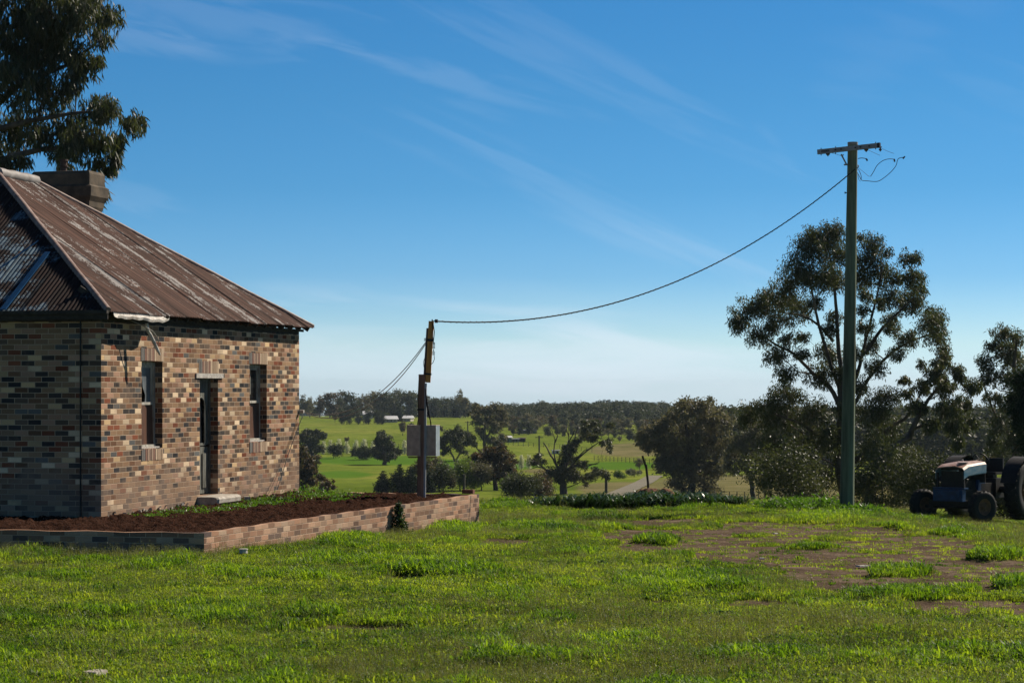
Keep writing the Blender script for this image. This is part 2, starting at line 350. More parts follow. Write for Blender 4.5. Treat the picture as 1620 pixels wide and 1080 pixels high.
MAT['barkpale'] = simple('pale_gum_bark', (.30, .25, .21), (.13, .10, .085), 2, .85, .4, stretch=(1, 1, .25))
MAT['soil'] = simple('red_brown_soil', (.058, .029, .020), (.022, .012, .009), 9, 1.0, 1.0, bd=.04, spec=0)
MAT['heap'] = simple('orange_dirt', (.20, .085, .038), (.07, .032, .018), 3, .95, 1.0, bd=.05)
MAT['leafgum'] = leafmat('gum_leaf', [(.0, (.024, .031, .018)), (.45, (.050, .060, .034)), (.8, (.082, .080, .046)), (1., (.12, .07, .036))], .28, .5, .3)
MAT['leafgum2'] = leafmat('grey_gum_leaf', [(.0, (.065, .068, .048)), (.5, (.11, .105, .072)), (1., (.17, .135, .095))], .38, .55, .3, (1.4, 1.4, .8))
MAT['leafdark'] = leafmat('dark_leaf', [(.0, (.026, .034, .020)), (.6, (.048, .056, .032)), (1., (.085, .072, .045))], .25, .6, .2)
MAT['leafpine'] = leafmat('pine_needles', [(.0, (.012, .022, .016)), (1., (.028, .042, .026))], .15, .7, .15)
MAT['leafred'] = leafmat('reddish_new_growth', [(.0, (.028, .034, .018)), (.5, (.06, .05, .028)), (1., (.15, .06, .03))], .3, .55, .25)
MAT['leaflime'] = leafmat('willow_lime_leaf', [(.0, (.07, .10, .025)), (1., (.14, .19, .04))], .45, .5, .3)
MAT['blossom'] = leafmat('pale_blossom', [(.0, (.45, .47, .30)), (1., (.75, .74, .60))], .4, .7, .2, (1.1, 1.1, .9))
MAT['leafhedge'] = leafmat('pale_tipped_hedge', [(.0, (.05, .06, .035)), (.5, (.12, .13, .085)), (1., (.40, .38, .30))], .35, .6, .2, (1.2, 1.2, .8))
MAT['strap'] = leafmat('strap_leaf', [(.0, (.018, .045, .012)), (1., (.05, .10, .02))], .25, .36, .4)
MAT['weedleaf'] = leafmat('weed_leaf', [(.0, (.045, .10, .012)), (1., (.10, .19, .025))], .42, .45, .35)
MAT['ivy'] = leafmat('ivy_leaf', [(.0, (.025, .045, .018)), (1., (.06, .09, .03))], .25, .4, .4)
MAT['farroof'] = simple('pale_farm_roof', (.62, .62, .62), (.5, .5, .5), .5, .5, 0)
MAT['farwall'] = simple('farm_wall', (.42, .38, .33), (.3, .27, .24), .5, .8, 0)
MAT['shedteal'] = simple('teal_shed_side', (.09, .16, .16), (.07, .12, .12), .5, .7, 0)
MAT['shedrust'] = simple('rusty_container', (.11, .06, .045), (.07, .04, .03), .5, .8, 0)
MAT['shedgrey'] = simple('grey_container', (.16, .17, .19), (.11, .12, .13), .5, .8, 0)
MAT['farpost'] = simple('fence_post_wood', (.09, .08, .065), (.05, .045, .04), 4, .9, 0)
MAT['track'] = simple('dusty_track', (.20, .17, .12), (.11, .10, .06), .6, .95, .3)

def terrain_mat():
    m, t, b, o = newmat('grass_and_dirt_ground')
    g = nd(t, 'ShaderNodeNewGeometry'); P = g.outputs['Position']
    a1 = nd(t, 'ShaderNodeAttribute', attribute_name='dirt'); a2 = nd(t, 'ShaderNodeAttribute', attribute_name='dry'); a3 = nd(t, 'ShaderNodeAttribute', attribute_name='lush'); a4 = nd(t, 'ShaderNodeAttribute', attribute_name='far')
    turf = ramp(t, noise(t, P, 3.0, 6, .6), [(.3, (.045, .062, .010)), (.5, (.095, .125, .016)), (.72, (.16, .15, .035))])
    dirt = ramp(t, noise(t, P, 1.6, 8, .65, .3), [(.28, (.065, .047, .035)), (.5, (.115, .084, .061)), (.72, (.23, .175, .128))])
    peb = ramp(t, noise(t, P, 24, 4, .7), [(.35, (.65, .65, .65)), (.7, (1.35, 1.35, 1.35))]); dirt = mixc(t, 1., dirt, peb, 'MULTIPLY')
    near = mixc(t, a1.outputs['Fac'], turf, dirt)
    fld = ramp(t, noise(t, P, .018, 6, .6), [(.3, (.10, .145, .022)), (.5, (.145, .19, .032)), (.72, (.205, .22, .05))])
    fld = mixc(t, 1., fld, ramp(t, noise(t, P, .35, 5, .7), [(.3, (.60, .64, .6)), (.7, (1.35, 1.28, 1.2))]), 'MULTIPLY')
    fld = mixc(t, 1., fld, ramp(t, noise(t, P, .07, 6, .7, .5), [(.35, (.70, .76, .7)), (.65, (1.22, 1.16, 1.1))]), 'MULTIPLY')
    fld = mixc(t, a3.outputs['Fac'], fld, (.060, .145, .012))
    dryc = ramp(t, noise(t, P, .15, 6, .65), [(.3, (.09, .085, .035)), (.7, (.22, .18, .10))])
    fld = mixc(t, a2.outputs['Fac'], fld, dryc)
    t.links.new(mixc(t, a4.outputs['Fac'], near, fld), b.inputs['Base Color'])
    b.inputs['Roughness'].default_value = 1; b.inputs['Specular IOR Level'].default_value = 0
    bp = nd(t, 'ShaderNodeBump', i_Strength=.9, i_Distance=.03); t.links.new(noise(t, P, 14, 6, .7), bp.inputs['Height']); t.links.new(bp.outputs[0], b.inputs['Normal'])
    return m

# ---------------------------------------------------------------- ground
def build_ground():
    r_ = list(np.arange(12, 50, 1.5)) + list(np.arange(50, 100, .16)); r = r_[-1]
    while r < 7000: r += max(.25, (r - 90) * .012 + .2); r_.append(r)
    r_ = np.array(r_)
    a = np.concatenate([np.linspace(-1.1, -.32, 24)[:-1], np.linspace(-.32, .32, 300), np.linspace(.32, 1.1, 24)[1:]])
    RR, AA = np.meshgrid(r_, a, indexing='ij')
    X = RR * np.tan(AA) * 1.0; Y = RR - 40
    Z = ground(X, Y); d, l = masks(X, Y)
    Z = Z + .035 * l * (Y < 60) - .02 * d
    V = np.stack([X, Y, Z], -1).reshape(-1, 3); n, m = RR.shape
    i = np.arange(n * m).reshape(n, m); Q = np.stack([i[:-1, :-1], i[:-1, 1:], i[1:, 1:], i[1:, :-1]], -1).reshape(-1, 4)
    o = big_mesh('ground', V, Q, terrain_mat(), smooth=True)
    px = CX + F * X / np.maximum(Y, 5); py = CY - F * Z / np.maximum(Y, 5)
    nz = (fbm(X * .03, Y * .03, 4, 2) - .5)
    dry = sstep(.15, .5, ell(px, py, [(1000, 712, 75, 16), (1180, 770, 190, 24), (980, 775, 80, 16), (1450, 780, 250, 30), (860, 745, 40, 5)]) + nz * .8) * (Y > 120)
    lush = sstep(.1, .5, ell(px, py, [(600, 728, 130, 9), (760, 735, 110, 12), (980, 737, 80, 8), (540, 750, 60, 8)]) + nz * .7) * (Y > 120)
    far = sstep(56, 75, Y)
    for nm, arr in (('dirt', d), ('dry', dry * .85), ('lush', lush * .8), ('far', far)):
        at_ = o.data.attributes.new(nm, 'FLOAT', 'POINT'); at_.data.foreach_set('value', arr.astype(np.float32).ravel())
    tag(o, kind='structure'); return o
build_ground()

# ---------------------------------------------------------------- instanced ground cover (uncountable)
def scatter(name, P, rot, scl, idx, protos, label):
    me = bpy.data.meshes.new(name); me.vertices.add(len(P)); me.vertices.foreach_set('co', P.astype(np.float32).ravel())
    for nm, ty, arr, k in (('rot', 'FLOAT_VECTOR', rot, 'vector'), ('scl', 'FLOAT', scl, 'value'), ('idx', 'INT', idx, 'value')):
        a = me.attributes.new(nm, ty, 'POINT'); a.data.foreach_set(k, arr.astype(np.int32 if ty == 'INT' else np.float32).ravel())
    ob = link(bpy.data.objects.new(name, me))
    coll = bpy.data.collections.new(name + '_kinds')
    for k, p in enumerate(protos): coll.objects.link(p)
    g = bpy.data.node_groups.new(name, 'GeometryNodeTree')
    g.interface.new_socket('Geometry', in_out='INPUT', socket_type='NodeSocketGeometry'); g.interface.new_socket('Geometry', in_out='OUTPUT', socket_type='NodeSocketGeometry')
    gi = g.nodes.new('NodeGroupInput'); go = g.nodes.new('NodeGroupOutput'); ip = g.nodes.new('GeometryNodeInstanceOnPoints'); ci = g.nodes.new('GeometryNodeCollectionInfo')
    ci.inputs[0].default_value = coll; ci.inputs['Separate Children'].default_value = True; ci.inputs['Reset Children'].default_value = True
    def na(nm, ty):
        n = g.nodes.new('GeometryNodeInputNamedAttribute'); n.data_type = ty; n.inputs[0].default_value = nm; return n.outputs['Attribute']
    L = g.links.new
    L(gi.outputs[0], ip.inputs['Points']); L(ci.outputs[0], ip.inputs['Instance']); ip.inputs['Pick Instance'].default_value = True
    L(na('idx', 'INT'), ip.inputs['Instance Index']); L(na('rot', 'FLOAT_VECTOR'), ip.inputs['Rotation']); L(na('scl', 'FLOAT'), ip.inputs['Scale'])
    L(ip.outputs[0], go.inputs[0])
    md = ob.modifiers.new('scatter', 'NODES'); md.node_group = g
    tag(ob, label, 'grass', kind='stuff'); return ob

def blades(nb, spread, lmin, lmax, w, lean, r, seed):
    r = np.random.default_rng(seed); V = []; Fc = []
    for i in range(nb):
        a = r.uniform(0, 6.28); rr = spread * math.sqrt(r.random()); x, y = rr * math.cos(a), rr * math.sin(a)
        L = r.uniform(lmin, lmax); th = r.uniform(0, 6.28); le = r.uniform(.2, 1) * lean
        dx, dy = math.cos(th) * le, math.sin(th) * le; wx, wy = -math.sin(th + r.uniform(-.8, .8)) * w / 2, math.cos(th) * w / 2
        b = len(V)
        V += [(x - wx, y - wy, -.01), (x + wx, y + wy, -.01), (x + dx * L * .4 + wx * .8, y + dy * L * .4 + wy * .8, L * .6), (x + dx * L * .4 - wx * .8, y + dy * L * .4 - wy * .8, L * .6), (x + dx * L, y + dy * L, L * (1.05 - .45 * le))]
        Fc += [(b, b + 1, b + 2, b + 3), (b + 3, b + 2, b + 4)]
    return V, Fc
def grassmat(name, c1, c2, c3, trans=.45):
    m, t, b, o = newmat(name); g = nd(t, 'ShaderNodeNewGeometry'); oi = nd(t, 'ShaderNodeObjectInfo')
    n = noise(t, g.outputs['Position'], .55, 4, .6); n2 = noise(t, g.outputs['Position'], 3.2, 3, .6)
    f = mth(t, 'ADD', mth(t, 'ADD', mth(t, 'MULTIPLY', oi.outputs['Random'], .62), mth(t, 'MULTIPLY', n, 1.5)), mth(t, 'SUBTRACT', mth(t, 'MULTIPLY', n2, .6), .86), clamp=True)
    c = ramp(t, f, [(.15, c1), (.5, c2), (.9, c3)])
    t.links.new(c, b.inputs['Base Color']); b.inputs['Roughness'].default_value = .5; b.inputs['Specular IOR Level'].default_value = .25
    tr = nd(t, 'ShaderNodeBsdfTranslucent'); t.links.new(mixc(t, 1., c, (1.5, 1.45, .5), 'MULTIPLY'), tr.inputs[0])
    mx = nd(t, 'ShaderNodeMixShader'); mx.inputs[0].default_value = trans
    t.links.new(b.outputs[0], mx.inputs[1]); t.links.new(tr.outputs[0], mx.inputs[2]); t.links.new(mx.outputs[0], o.inputs[0]); return m
GM = grassmat('lawn_blade', (.062, .115, .016), (.18, .265, .026), (.30, .37, .05), .55)
GM2 = grassmat('lush_blade', (.04, .10, .012), (.125, .23, .018), (.25, .36, .034), .55)
GM3 = grassmat('weed_stem', (.10, .12, .05), (.15, .16, .075), (.22, .22, .13), .35)
GM4 = grassmat('dry_blade', (.12, .11, .045), (.19, .17, .08), (.28, .25, .14), .35)
def proto(name, V, Fc, mat):
    me = bpy.data.meshes.new(name); me.from_pydata(V, [], Fc); me.materials.append(mat); return bpy.data.objects.new(name, me)
PR = []
for k in range(4): PR.append(proto('blade_%02d' % k, *blades(30, .10, .014, .050, .0085, 1.3, 0, k), GM))
for k in range(3): PR.append(proto('blade_%02d' % (4 + k), *blades(34, .09, .03, .11, .010, 1.15, 0, 10 + k), GM2))
for k in range(2):
    V, Fc = blades(8, .08, .05, .13, .003, .35, 0, 20 + k); V0 = len(V); r = np.random.default_rng(30 + k)
    for i in range(34):       # seed heads
        q = Vector(V[5 * r.integers(0, 8) + 4]) + Vector(r.normal(0, .010, 3)); q.z -= .01; s = .0030
        b = len(V); d1 = Vector(r.normal(0, 1, 3)).normalized() * s; d2 = Vector(r.normal(0, 1, 3)).normalized() * s; V += [q - d1, q + d2, q + d1, q - d2]; Fc.append((b, b + 1, b + 2, b + 3))
    PR.append(proto('blade_%02d' % (7 + k), V, Fc, GM3))
V, Fc = blades(16, .08, .02, .055, .006, 1.1, 0, 33); PR.append(proto('blade_09', V, Fc, GM4))
V, Fc = blades(14, .05, .03, .06, .02, 1.4, 0, 34); PR.append(proto('blade_10', V, Fc, GM2))

HC = Vector((-6.574, 35.4, -2.07)); HD = Vector((.253, .967, 0)).normalized(); HN = Vector((-HD.y, HD.x, 0)); HANG = math.atan2(HD.y, HD.x)
HL, HW, HO = 9.15, 7.66, .22
P1 = Vector((-4.425, 31.8, -2.07)); P2 = Vector((-.648, 43.6, -2.07))
P0 = P1 + Vector((-.974, .226, 0)).normalized() * 12; P3 = P2 + HN * 7
def inside_bed(X, Y):
    poly = [P0, P1, P2, P3, Vector((-20, 50, 0))]; ins = np.zeros(X.shape, bool)
    for i in range(len(poly)):
        a, b = poly[i], poly[(i + 1) % len(poly)]
        c = ((a.y > Y) != (b.y > Y)) & (X < (b.x - a.x) * (Y - a.y) / (b.y - a.y + 1e-12) + a.x); ins ^= c
    return ins
def grass():
    r = np.random.default_rng(77); N = 500000
    Y = 13.5 + (62 - 13.5) * r.random(N) ** 1.12; X = Y * (r.uniform(-.34, .33, N)) + r.uniform(-.7, .7, N)
    d, l = masks(X, Y); nn = fbm(X * .5, Y * .5, 3, 55)
    dens = np.where(Y < 30, 1, .9)
    keep = r.random(N) < (1 - d) ** 2.2 * dens * np.where(l > .5, 1, .75)
    edge = (d > .15) & (r.random(N) < .03); keep |= edge
    keep &= ~inside_bed(X, Y); X, Y, d, l, nn = X[keep], Y[keep], d[keep], l[keep], nn[keep]; N = len(X)
    Z = ground(X, Y) + .035 * l - .02 * d
    idx = r.integers(0, 4, N); u = r.random(N)
    weed = sstep(.5, .62, fbm(X * .33 + 9, Y * .33, 3, 91))
    idx = np.where((l > .15) & (u < l * .7), 4 + r.integers(0, 3, N), idx)
    idx = np.where((l < .5) & (u < .02), 4 + r.integers(0, 3, N), idx)
    idx = np.where((u > .96 - .16 * weed) & (l < .6), 7 + r.integers(0, 2, N), idx)
    idx = np.where((u > .45) & (u < .45 + .04 + .15 * (d > .1)), 9, idx)
    idx = np.where((u > .30) & (u < .36), 10, idx)
    bw = (Y < 33.5) & (Y > 30.3) & (X < -3.9) & (r.random(N) < .12); idx = np.where(bw, 7 + r.integers(0, 2, N), idx)
    scl = r.uniform(.7, 1.25, N) * (.8 + .5 * nn) * np.where((idx >= 4) & (idx < 7), .50 + .55 * l, 1.0) * np.where(r.random(N) < .12, 1.35, 1.0)
    scl *= np.where(d > .3, .7, 1) * np.where(bw, 1.25, 1) * (1 + .25 * sstep(35, 50, Y))
    rot = np.stack([r.normal(0, .12, N), r.normal(0, .12, N), r.uniform(0, 6.28, N)], -1)
    scatter('grass', np.stack([X, Y, Z], -1), rot, scl, idx, PR, 'rough green lawn grass with bare patches')
grass()

def pebbles():
    r = np.random.default_rng(3); X = r.uniform(0, 14, 60000); Y = r.uniform(15, 52, 60000); d, l = masks(X, Y); k = (d > .5) & (r.random(60000) < .10); X, Y = X[k], Y[k]; n = len(X)
    Z = ground(X, Y) - .02; V = []; s = r.uniform(.004, .013, n)
    base = np.array([(-1, -.7, 0), (.9, -.8, 0), (1.1, .6, 0), (-.8, .9, 0), (-.5, -.4, .6), (.5, -.4, .7), (.4, .5, .6), (-.5, .4, .5)])
    a = r.uniform(0, 6.28, n); ca, sa = np.cos(a), np.sin(a); B = base[None] * s[:, None, None] * r.uniform(.7, 1.3, (n, 8, 3))
    V = np.stack([B[..., 0] * ca[:, None] - B[..., 1] * sa[:, None] + X[:, None], B[..., 0] * sa[:, None] + B[..., 1] * ca[:, None] + Y[:, None], B[..., 2] + Z[:, None]], -1).reshape(-1, 3)
    q = np.array([(4, 5, 6, 7), (0, 1, 5, 4), (1, 2, 6, 5), (2, 3, 7, 6), (3, 0, 4, 7)]); Q = (np.arange(n)[:, None, None] * 8 + q[None]).reshape(-1, 4)
    o = big_mesh('gravel', V, Q, simple('loose_gravel', (.38, .31, .25), (.16, .11, .08), 1.5, .9, 0)); tag(o, 'loose stones strewn over the bare dirt', 'gravel', kind='stuff')
pebbles()

# ---------------------------------------------------------------- soil bed and its brick wall
def tri_fan_fill():
    n = 150; U = np.linspace(0, 1, n); V_ = np.linspace(0, 1, n); UU, VV = np.meshgrid(U, V_, indexing='ij')
    A, B, Cc, D = [np.array(p) for p in (P0 + Vector((0, .1, 0)), P1 + Vector((-.08, .12, 0)), P2 + Vector((-.12, -.1, 0)), P0 + Vector((0, 14, 0)))]
    X = (1 - UU) * ((1 - VV) * A[0] + VV * B[0]) + UU * ((1 - VV) * D[0] + VV * Cc[0]); Y = (1 - UU) * ((1 - VV) * A[1] + VV * B[1]) + UU * ((1 - VV) * D[1] + VV * Cc[1])
    return X, Y
def soil():
    X = np.linspace(-13, 0, 420); Y = np.linspace(31.2, 46, 420); X, Y = np.meshgrid(X, Y, indexing='ij'); ok = inside_bed(X, Y)
    dd = (P2 - P1).normalized(); nn = Vector((-dd.y, dd.x, 0))
    s = (X - P1.x) * nn.x + (Y - P1.y) * nn.y               # distance in from the long wall
    f0 = (P1 - P0).normalized(); n0 = Vector((-f0.y, f0.x, 0)); s2 = (X - P1.x) * n0.x + (Y - P1.y) * n0.y
    e = np.minimum(np.minimum(s, s2), 3)
    hx = (X - HC.x) * HN.x + (Y - HC.y) * HN.y
    Z = -2.17 + .05 * sstep(.05, .6, e) + .11 * (fbm(X * 3, Y * 3, 4, 7) - .5) * sstep(.1, .5, e) + (.13 * np.maximum(0, fbm(X * 10, Y * 10, 3, 17) - .5) + .028 * np.random.default_rng(4).random(X.shape)) * sstep(.1, .4, e) + .04 * sstep(-.9, 0, hx)
    V = np.stack([X, Y, Z], -1).reshape(-1, 3); n, m = X.shape; i = np.arange(n * m).reshape(n, m)
    k = ok[:-1, :-1] & ok[1:, 1:] & ok[1:, :-1] & ok[:-1, 1:]; Q = np.stack([i[:-1, :-1], i[1:, :-1], i[1:, 1:], i[:-1, 1:]], -1)[k]
    o = big_mesh('soil_bed', V, Q, MAT['soil'], smooth=True); tag(o, kind='structure')
    o2 = None
soil()
def soil_z(x, y): return -2.09
def bed_wall():
    ang = math.atan2((P2 - P1).y, (P2 - P1).x); root = empty('retaining_wall', (P1.x, P1.y, -2.85), ang); inv = (Matrix.Translation(root.location) @ Matrix.Rotation(ang, 4, 'Z')).inverted()
    L = lambda p, z=0: inv @ Vector((p.x, p.y, -2.85 + z))
    b = MB(); T = .78; w = .11
    a0, a1, a2, a3 = L(P0), L(P1), L(P2), L(P3)
    poly_out = [a0, a1, a2, a3]
    def off(p, q, r_):      # inner corner
        d1 = (q - p).normalized(); d2 = (r_ - q).normalized(); n1 = Vector((-d1.y, d1.x, 0)); n2 = Vector((-d2.y, d2.x, 0)); k = w / (1 + n1.dot(n2)); return q + (n1 + n2) * k
    d01 = (a1 - a0).normalized(); d23 = (a3 - a2).normalized()
    inn = [a0 + Vector((-d01.y, d01.x, 0)) * w, off(a0, a1, a2), off(a1, a2, a3), a3 + Vector((-d23.y, d23.x, 0)) * w]
    N = 40
    for i in range(3):
        p, q, pi, qi = poly_out[i], poly_out[i + 1], inn[i], inn[i + 1]
        for k in range(N):      # slight unevenness of the top
            t0, t1 = k / N, (k + 1) / N; z0 = T + .008 * math.sin(k * 1.7 + i) * (0 < k); z1 = T + .008 * math.sin((k + 1) * 1.7 + i) * (k + 1 < N)
            A, B, Ai, Bi = p.lerp(q, t0), p.lerp(q, t1), pi.lerp(qi, t0), pi.lerp(qi, t1)
            U = lambda v, z: (v.x, v.y, z)
            b.add([U(A, -.1), U(B, -.1), U(B, z1), U(A, z0), U(Bi, z1), U(Ai, z0), U(Bi, -.1), U(Ai, -.1)], [(0, 1, 2, 3), (3, 2, 4, 5), (5, 4, 6, 7)])
    b.build('brickwork', MAT['bedbrick'], root)
    tag(root, 'low pinkish brick retaining wall holding the red soil bed', 'wall')
    bl = empty('loose_brick', P2 + HN * .22 + Vector((0, 0, 0.005)), HANG + 1.5)
    m = MB(); m.box((0, 0, .04), (.23, .11, .076)); m.box((0.0, 0.0, .0795), (.21, .09, .004)); m.build('brick', simple('rusty_loose_brick', (.22, .09, .06), (.12, .05, .035), 12, .9, .4), bl)
    tag(bl, 'rusty red brick lying on the far corner of the low wall', 'brick')
bed_wall()

# ---------------------------------------------------------------- the brick cottage
def wall_faces(mb, L, z0, z1, openings, thick, to3):          # to3(u, depth, z)
    us = sorted({0, L, *[o[0] for o in openings], *[o[1] for o in openings]}); zs = sorted({z0, z1, *[o[2] for o in openings], *[o[3] for o in openings]})
    hole = lambda u, z: any(a < u < b and c < z < d for a, b, c, d in openings)
    for i in range(len(us) - 1):
        for j in range(len(zs) - 1):
            if hole((us[i] + us[i + 1]) / 2, (zs[j] + zs[j + 1]) / 2): continue
            u0, u1, a, b = us[i], us[i + 1], zs[j], zs[j + 1]
            mb.add([to3(u0, 0, a), to3(u1, 0, a), to3(u1, 0, b), to3(u0, 0, b)], [(0, 1, 2, 3)]); mb.add([to3(u0, thick, a), to3(u1, thick, a), to3(u1, thick, b), to3(u0, thick, b)], [(3, 2, 1, 0)])
    for a, b, c, d in openings:
        for q in (((a, c), (a, d)), ((b, d), (b, c)), ((a, d), (b, d)), ((b, c), (a, c))):
            (u0, q0), (u1, q1) = q; mb.add([to3(u0, 0, q0), to3(u1, 0, q1), to3(u1, thick, q1), to3(u0, thick, q0)], [(0, 1, 2, 3)])
    mb.add([to3(0, 0, z1), to3(L, 0, z1), to3(L, thick, z1), to3(0, thick, z1)], [(0, 1, 2, 3)])
W1 = (1.56, 2.417, 1.07, 2.534); W2 = (6.465, 7.357, 1.07, 2.534); DR = (4.05, 4.90, .17, 2.26)
SL = .654; ZE = 3.31
def roofmat(name, dark, pal, pale, amt, su, sv, cloud=1.0):
    m, t, b, o = newmat(name); uv = nd(t, 'ShaderNodeUVMap', uv_map='UVMap').outputs[0]; s = nd(t, 'ShaderNodeSeparateXYZ'); t.links.new(uv, s.inputs[0])
    sh = mth(t, 'FLOOR', mth(t, 'DIVIDE', s.outputs[0], .762)); wn = nd(t, 'ShaderNodeTexWhiteNoise', noise_dimensions='1D'); t.links.new(sh, wn.inputs['W'])
    vec = comb(t, mth(t, 'MULTIPLY', s.outputs[0], su), mth(t, 'MULTIPLY', s.outputs[1], sv), mth(t, 'MULTIPLY', wn.outputs[0], 3.))
    n1 = noise(t, vec, 1., 8, .68, .3); n2 = noise(t, uv, 28, 4, .6)
    rowz = noise(t, comb(t, mth(t, 'MULTIPLY', s.outputs[0], .4), mth(t, 'MULTIPLY', s.outputs[1], 3.5), 1.7), 1.5, 5, .6)
    k = mth(t, 'ADD', mth(t, 'ADD', n1, mth(t, 'MULTIPLY', mth(t, 'SUBTRACT', wn.outputs[0], .5), .16)), mth(t, 'ADD', mth(t, 'MULTIPLY', mth(t, 'SUBTRACT', n2, .5), .36), mth(t, 'MULTIPLY', mth(t, 'SUBTRACT', rowz, .5), .3)))
    f = mapr(t, k, amt, amt + .10)
    base = ramp(t, noise(t, comb(t, mth(t, 'MULTIPLY', s.outputs[0], 13.), mth(t, 'MULTIPLY', s.outputs[1], .8), 0.), 1., 5, .6), [(.36, dark), (.64, pal)])
    base = mixc(t, mth(t, 'MULTIPLY', wn.outputs[0], .5), base, dark)
    col = mixc(t, f, base, pale)
    st_ = noise(t, comb(t, mth(t, 'MULTIPLY', s.outputs[0], 7.), mth(t, 'MULTIPLY', s.outputs[1], .22), 4.2), 1., 4, .7); col = mixc(t, 1., col, ramp(t, st_, [(.32, (.42, .40, .40)), (.5, (1, 1, 1)), (.68, (1.45, 1.4, 1.35))]), 'MULTIPLY')
    fr = mth(t, 'FRACT', mth(t, 'DIVIDE', s.outputs[0], .762)); lap = mapr(t, fr, .05, .0); col = mixc(t, mth(t, 'MULTIPLY', lap, .75), col, (.02, .015, .013))
    t.links.new(col, b.inputs['Base Color']); b.inputs['Roughness'].default_value = .8; b.inputs['Specular IOR Level'].default_value = .15
    bp = nd(t, 'ShaderNodeBump', i_Strength=.35, i_Distance=.004); t.links.new(n2, bp.inputs['Height']); t.links.new(bp.outputs[0], b.inputs['Normal']); return m
MAT['roofR'] = roofmat('rusty_iron_roof', (.06, .032, .025), (.16, .088, .066), (.38, .355, .335), .56, 3.0, .9)
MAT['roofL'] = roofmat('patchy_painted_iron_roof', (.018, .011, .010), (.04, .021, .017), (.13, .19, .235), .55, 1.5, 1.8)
def slope(name, Le, run, to3, mat, parent, maxd):
    pitch = .0762; per = 8; nu = int(Le / pitch * per); us = np.linspace(0, Le, nu + 1); r = np.random.default_rng(int(Le * 100)); offs = r.uniform(0, .012, 60); rows = 9
    V = []; UV = []
    for u in us:
        d = maxd(u); sh = int(u / .762)
        for j in range(rows):
            tt = j / (rows - 1); dd = d * tt; h = .010 * math.sin(2 * math.pi * u / pitch) + offs[sh] + .012 * math.sin(dd * 1.3 + sh * 2.1) + (.006 if dd < 2.4 else 0)
            x0 = -(.02 + offs[sh] * 2) * (1 - tt); V.append(to3(u, dd + x0, h)); UV.append((u, dd))
    n = len(us); i = np.arange(n * rows).reshape(n, rows); Q = np.stack([i[:-1, :-1], i[1:, :-1], i[1:, 1:], i[:-1, 1:]], -1).reshape(-1, 4)
    o = big_mesh(name, np.array(V), Q, mat, parent, smooth=True); uvl = o.data.uv_layers.new(name='UVMap'); UV = np.array(UV, np.float32); uvl.data.foreach_set('uv', UV[Q.ravel()].ravel()); return o
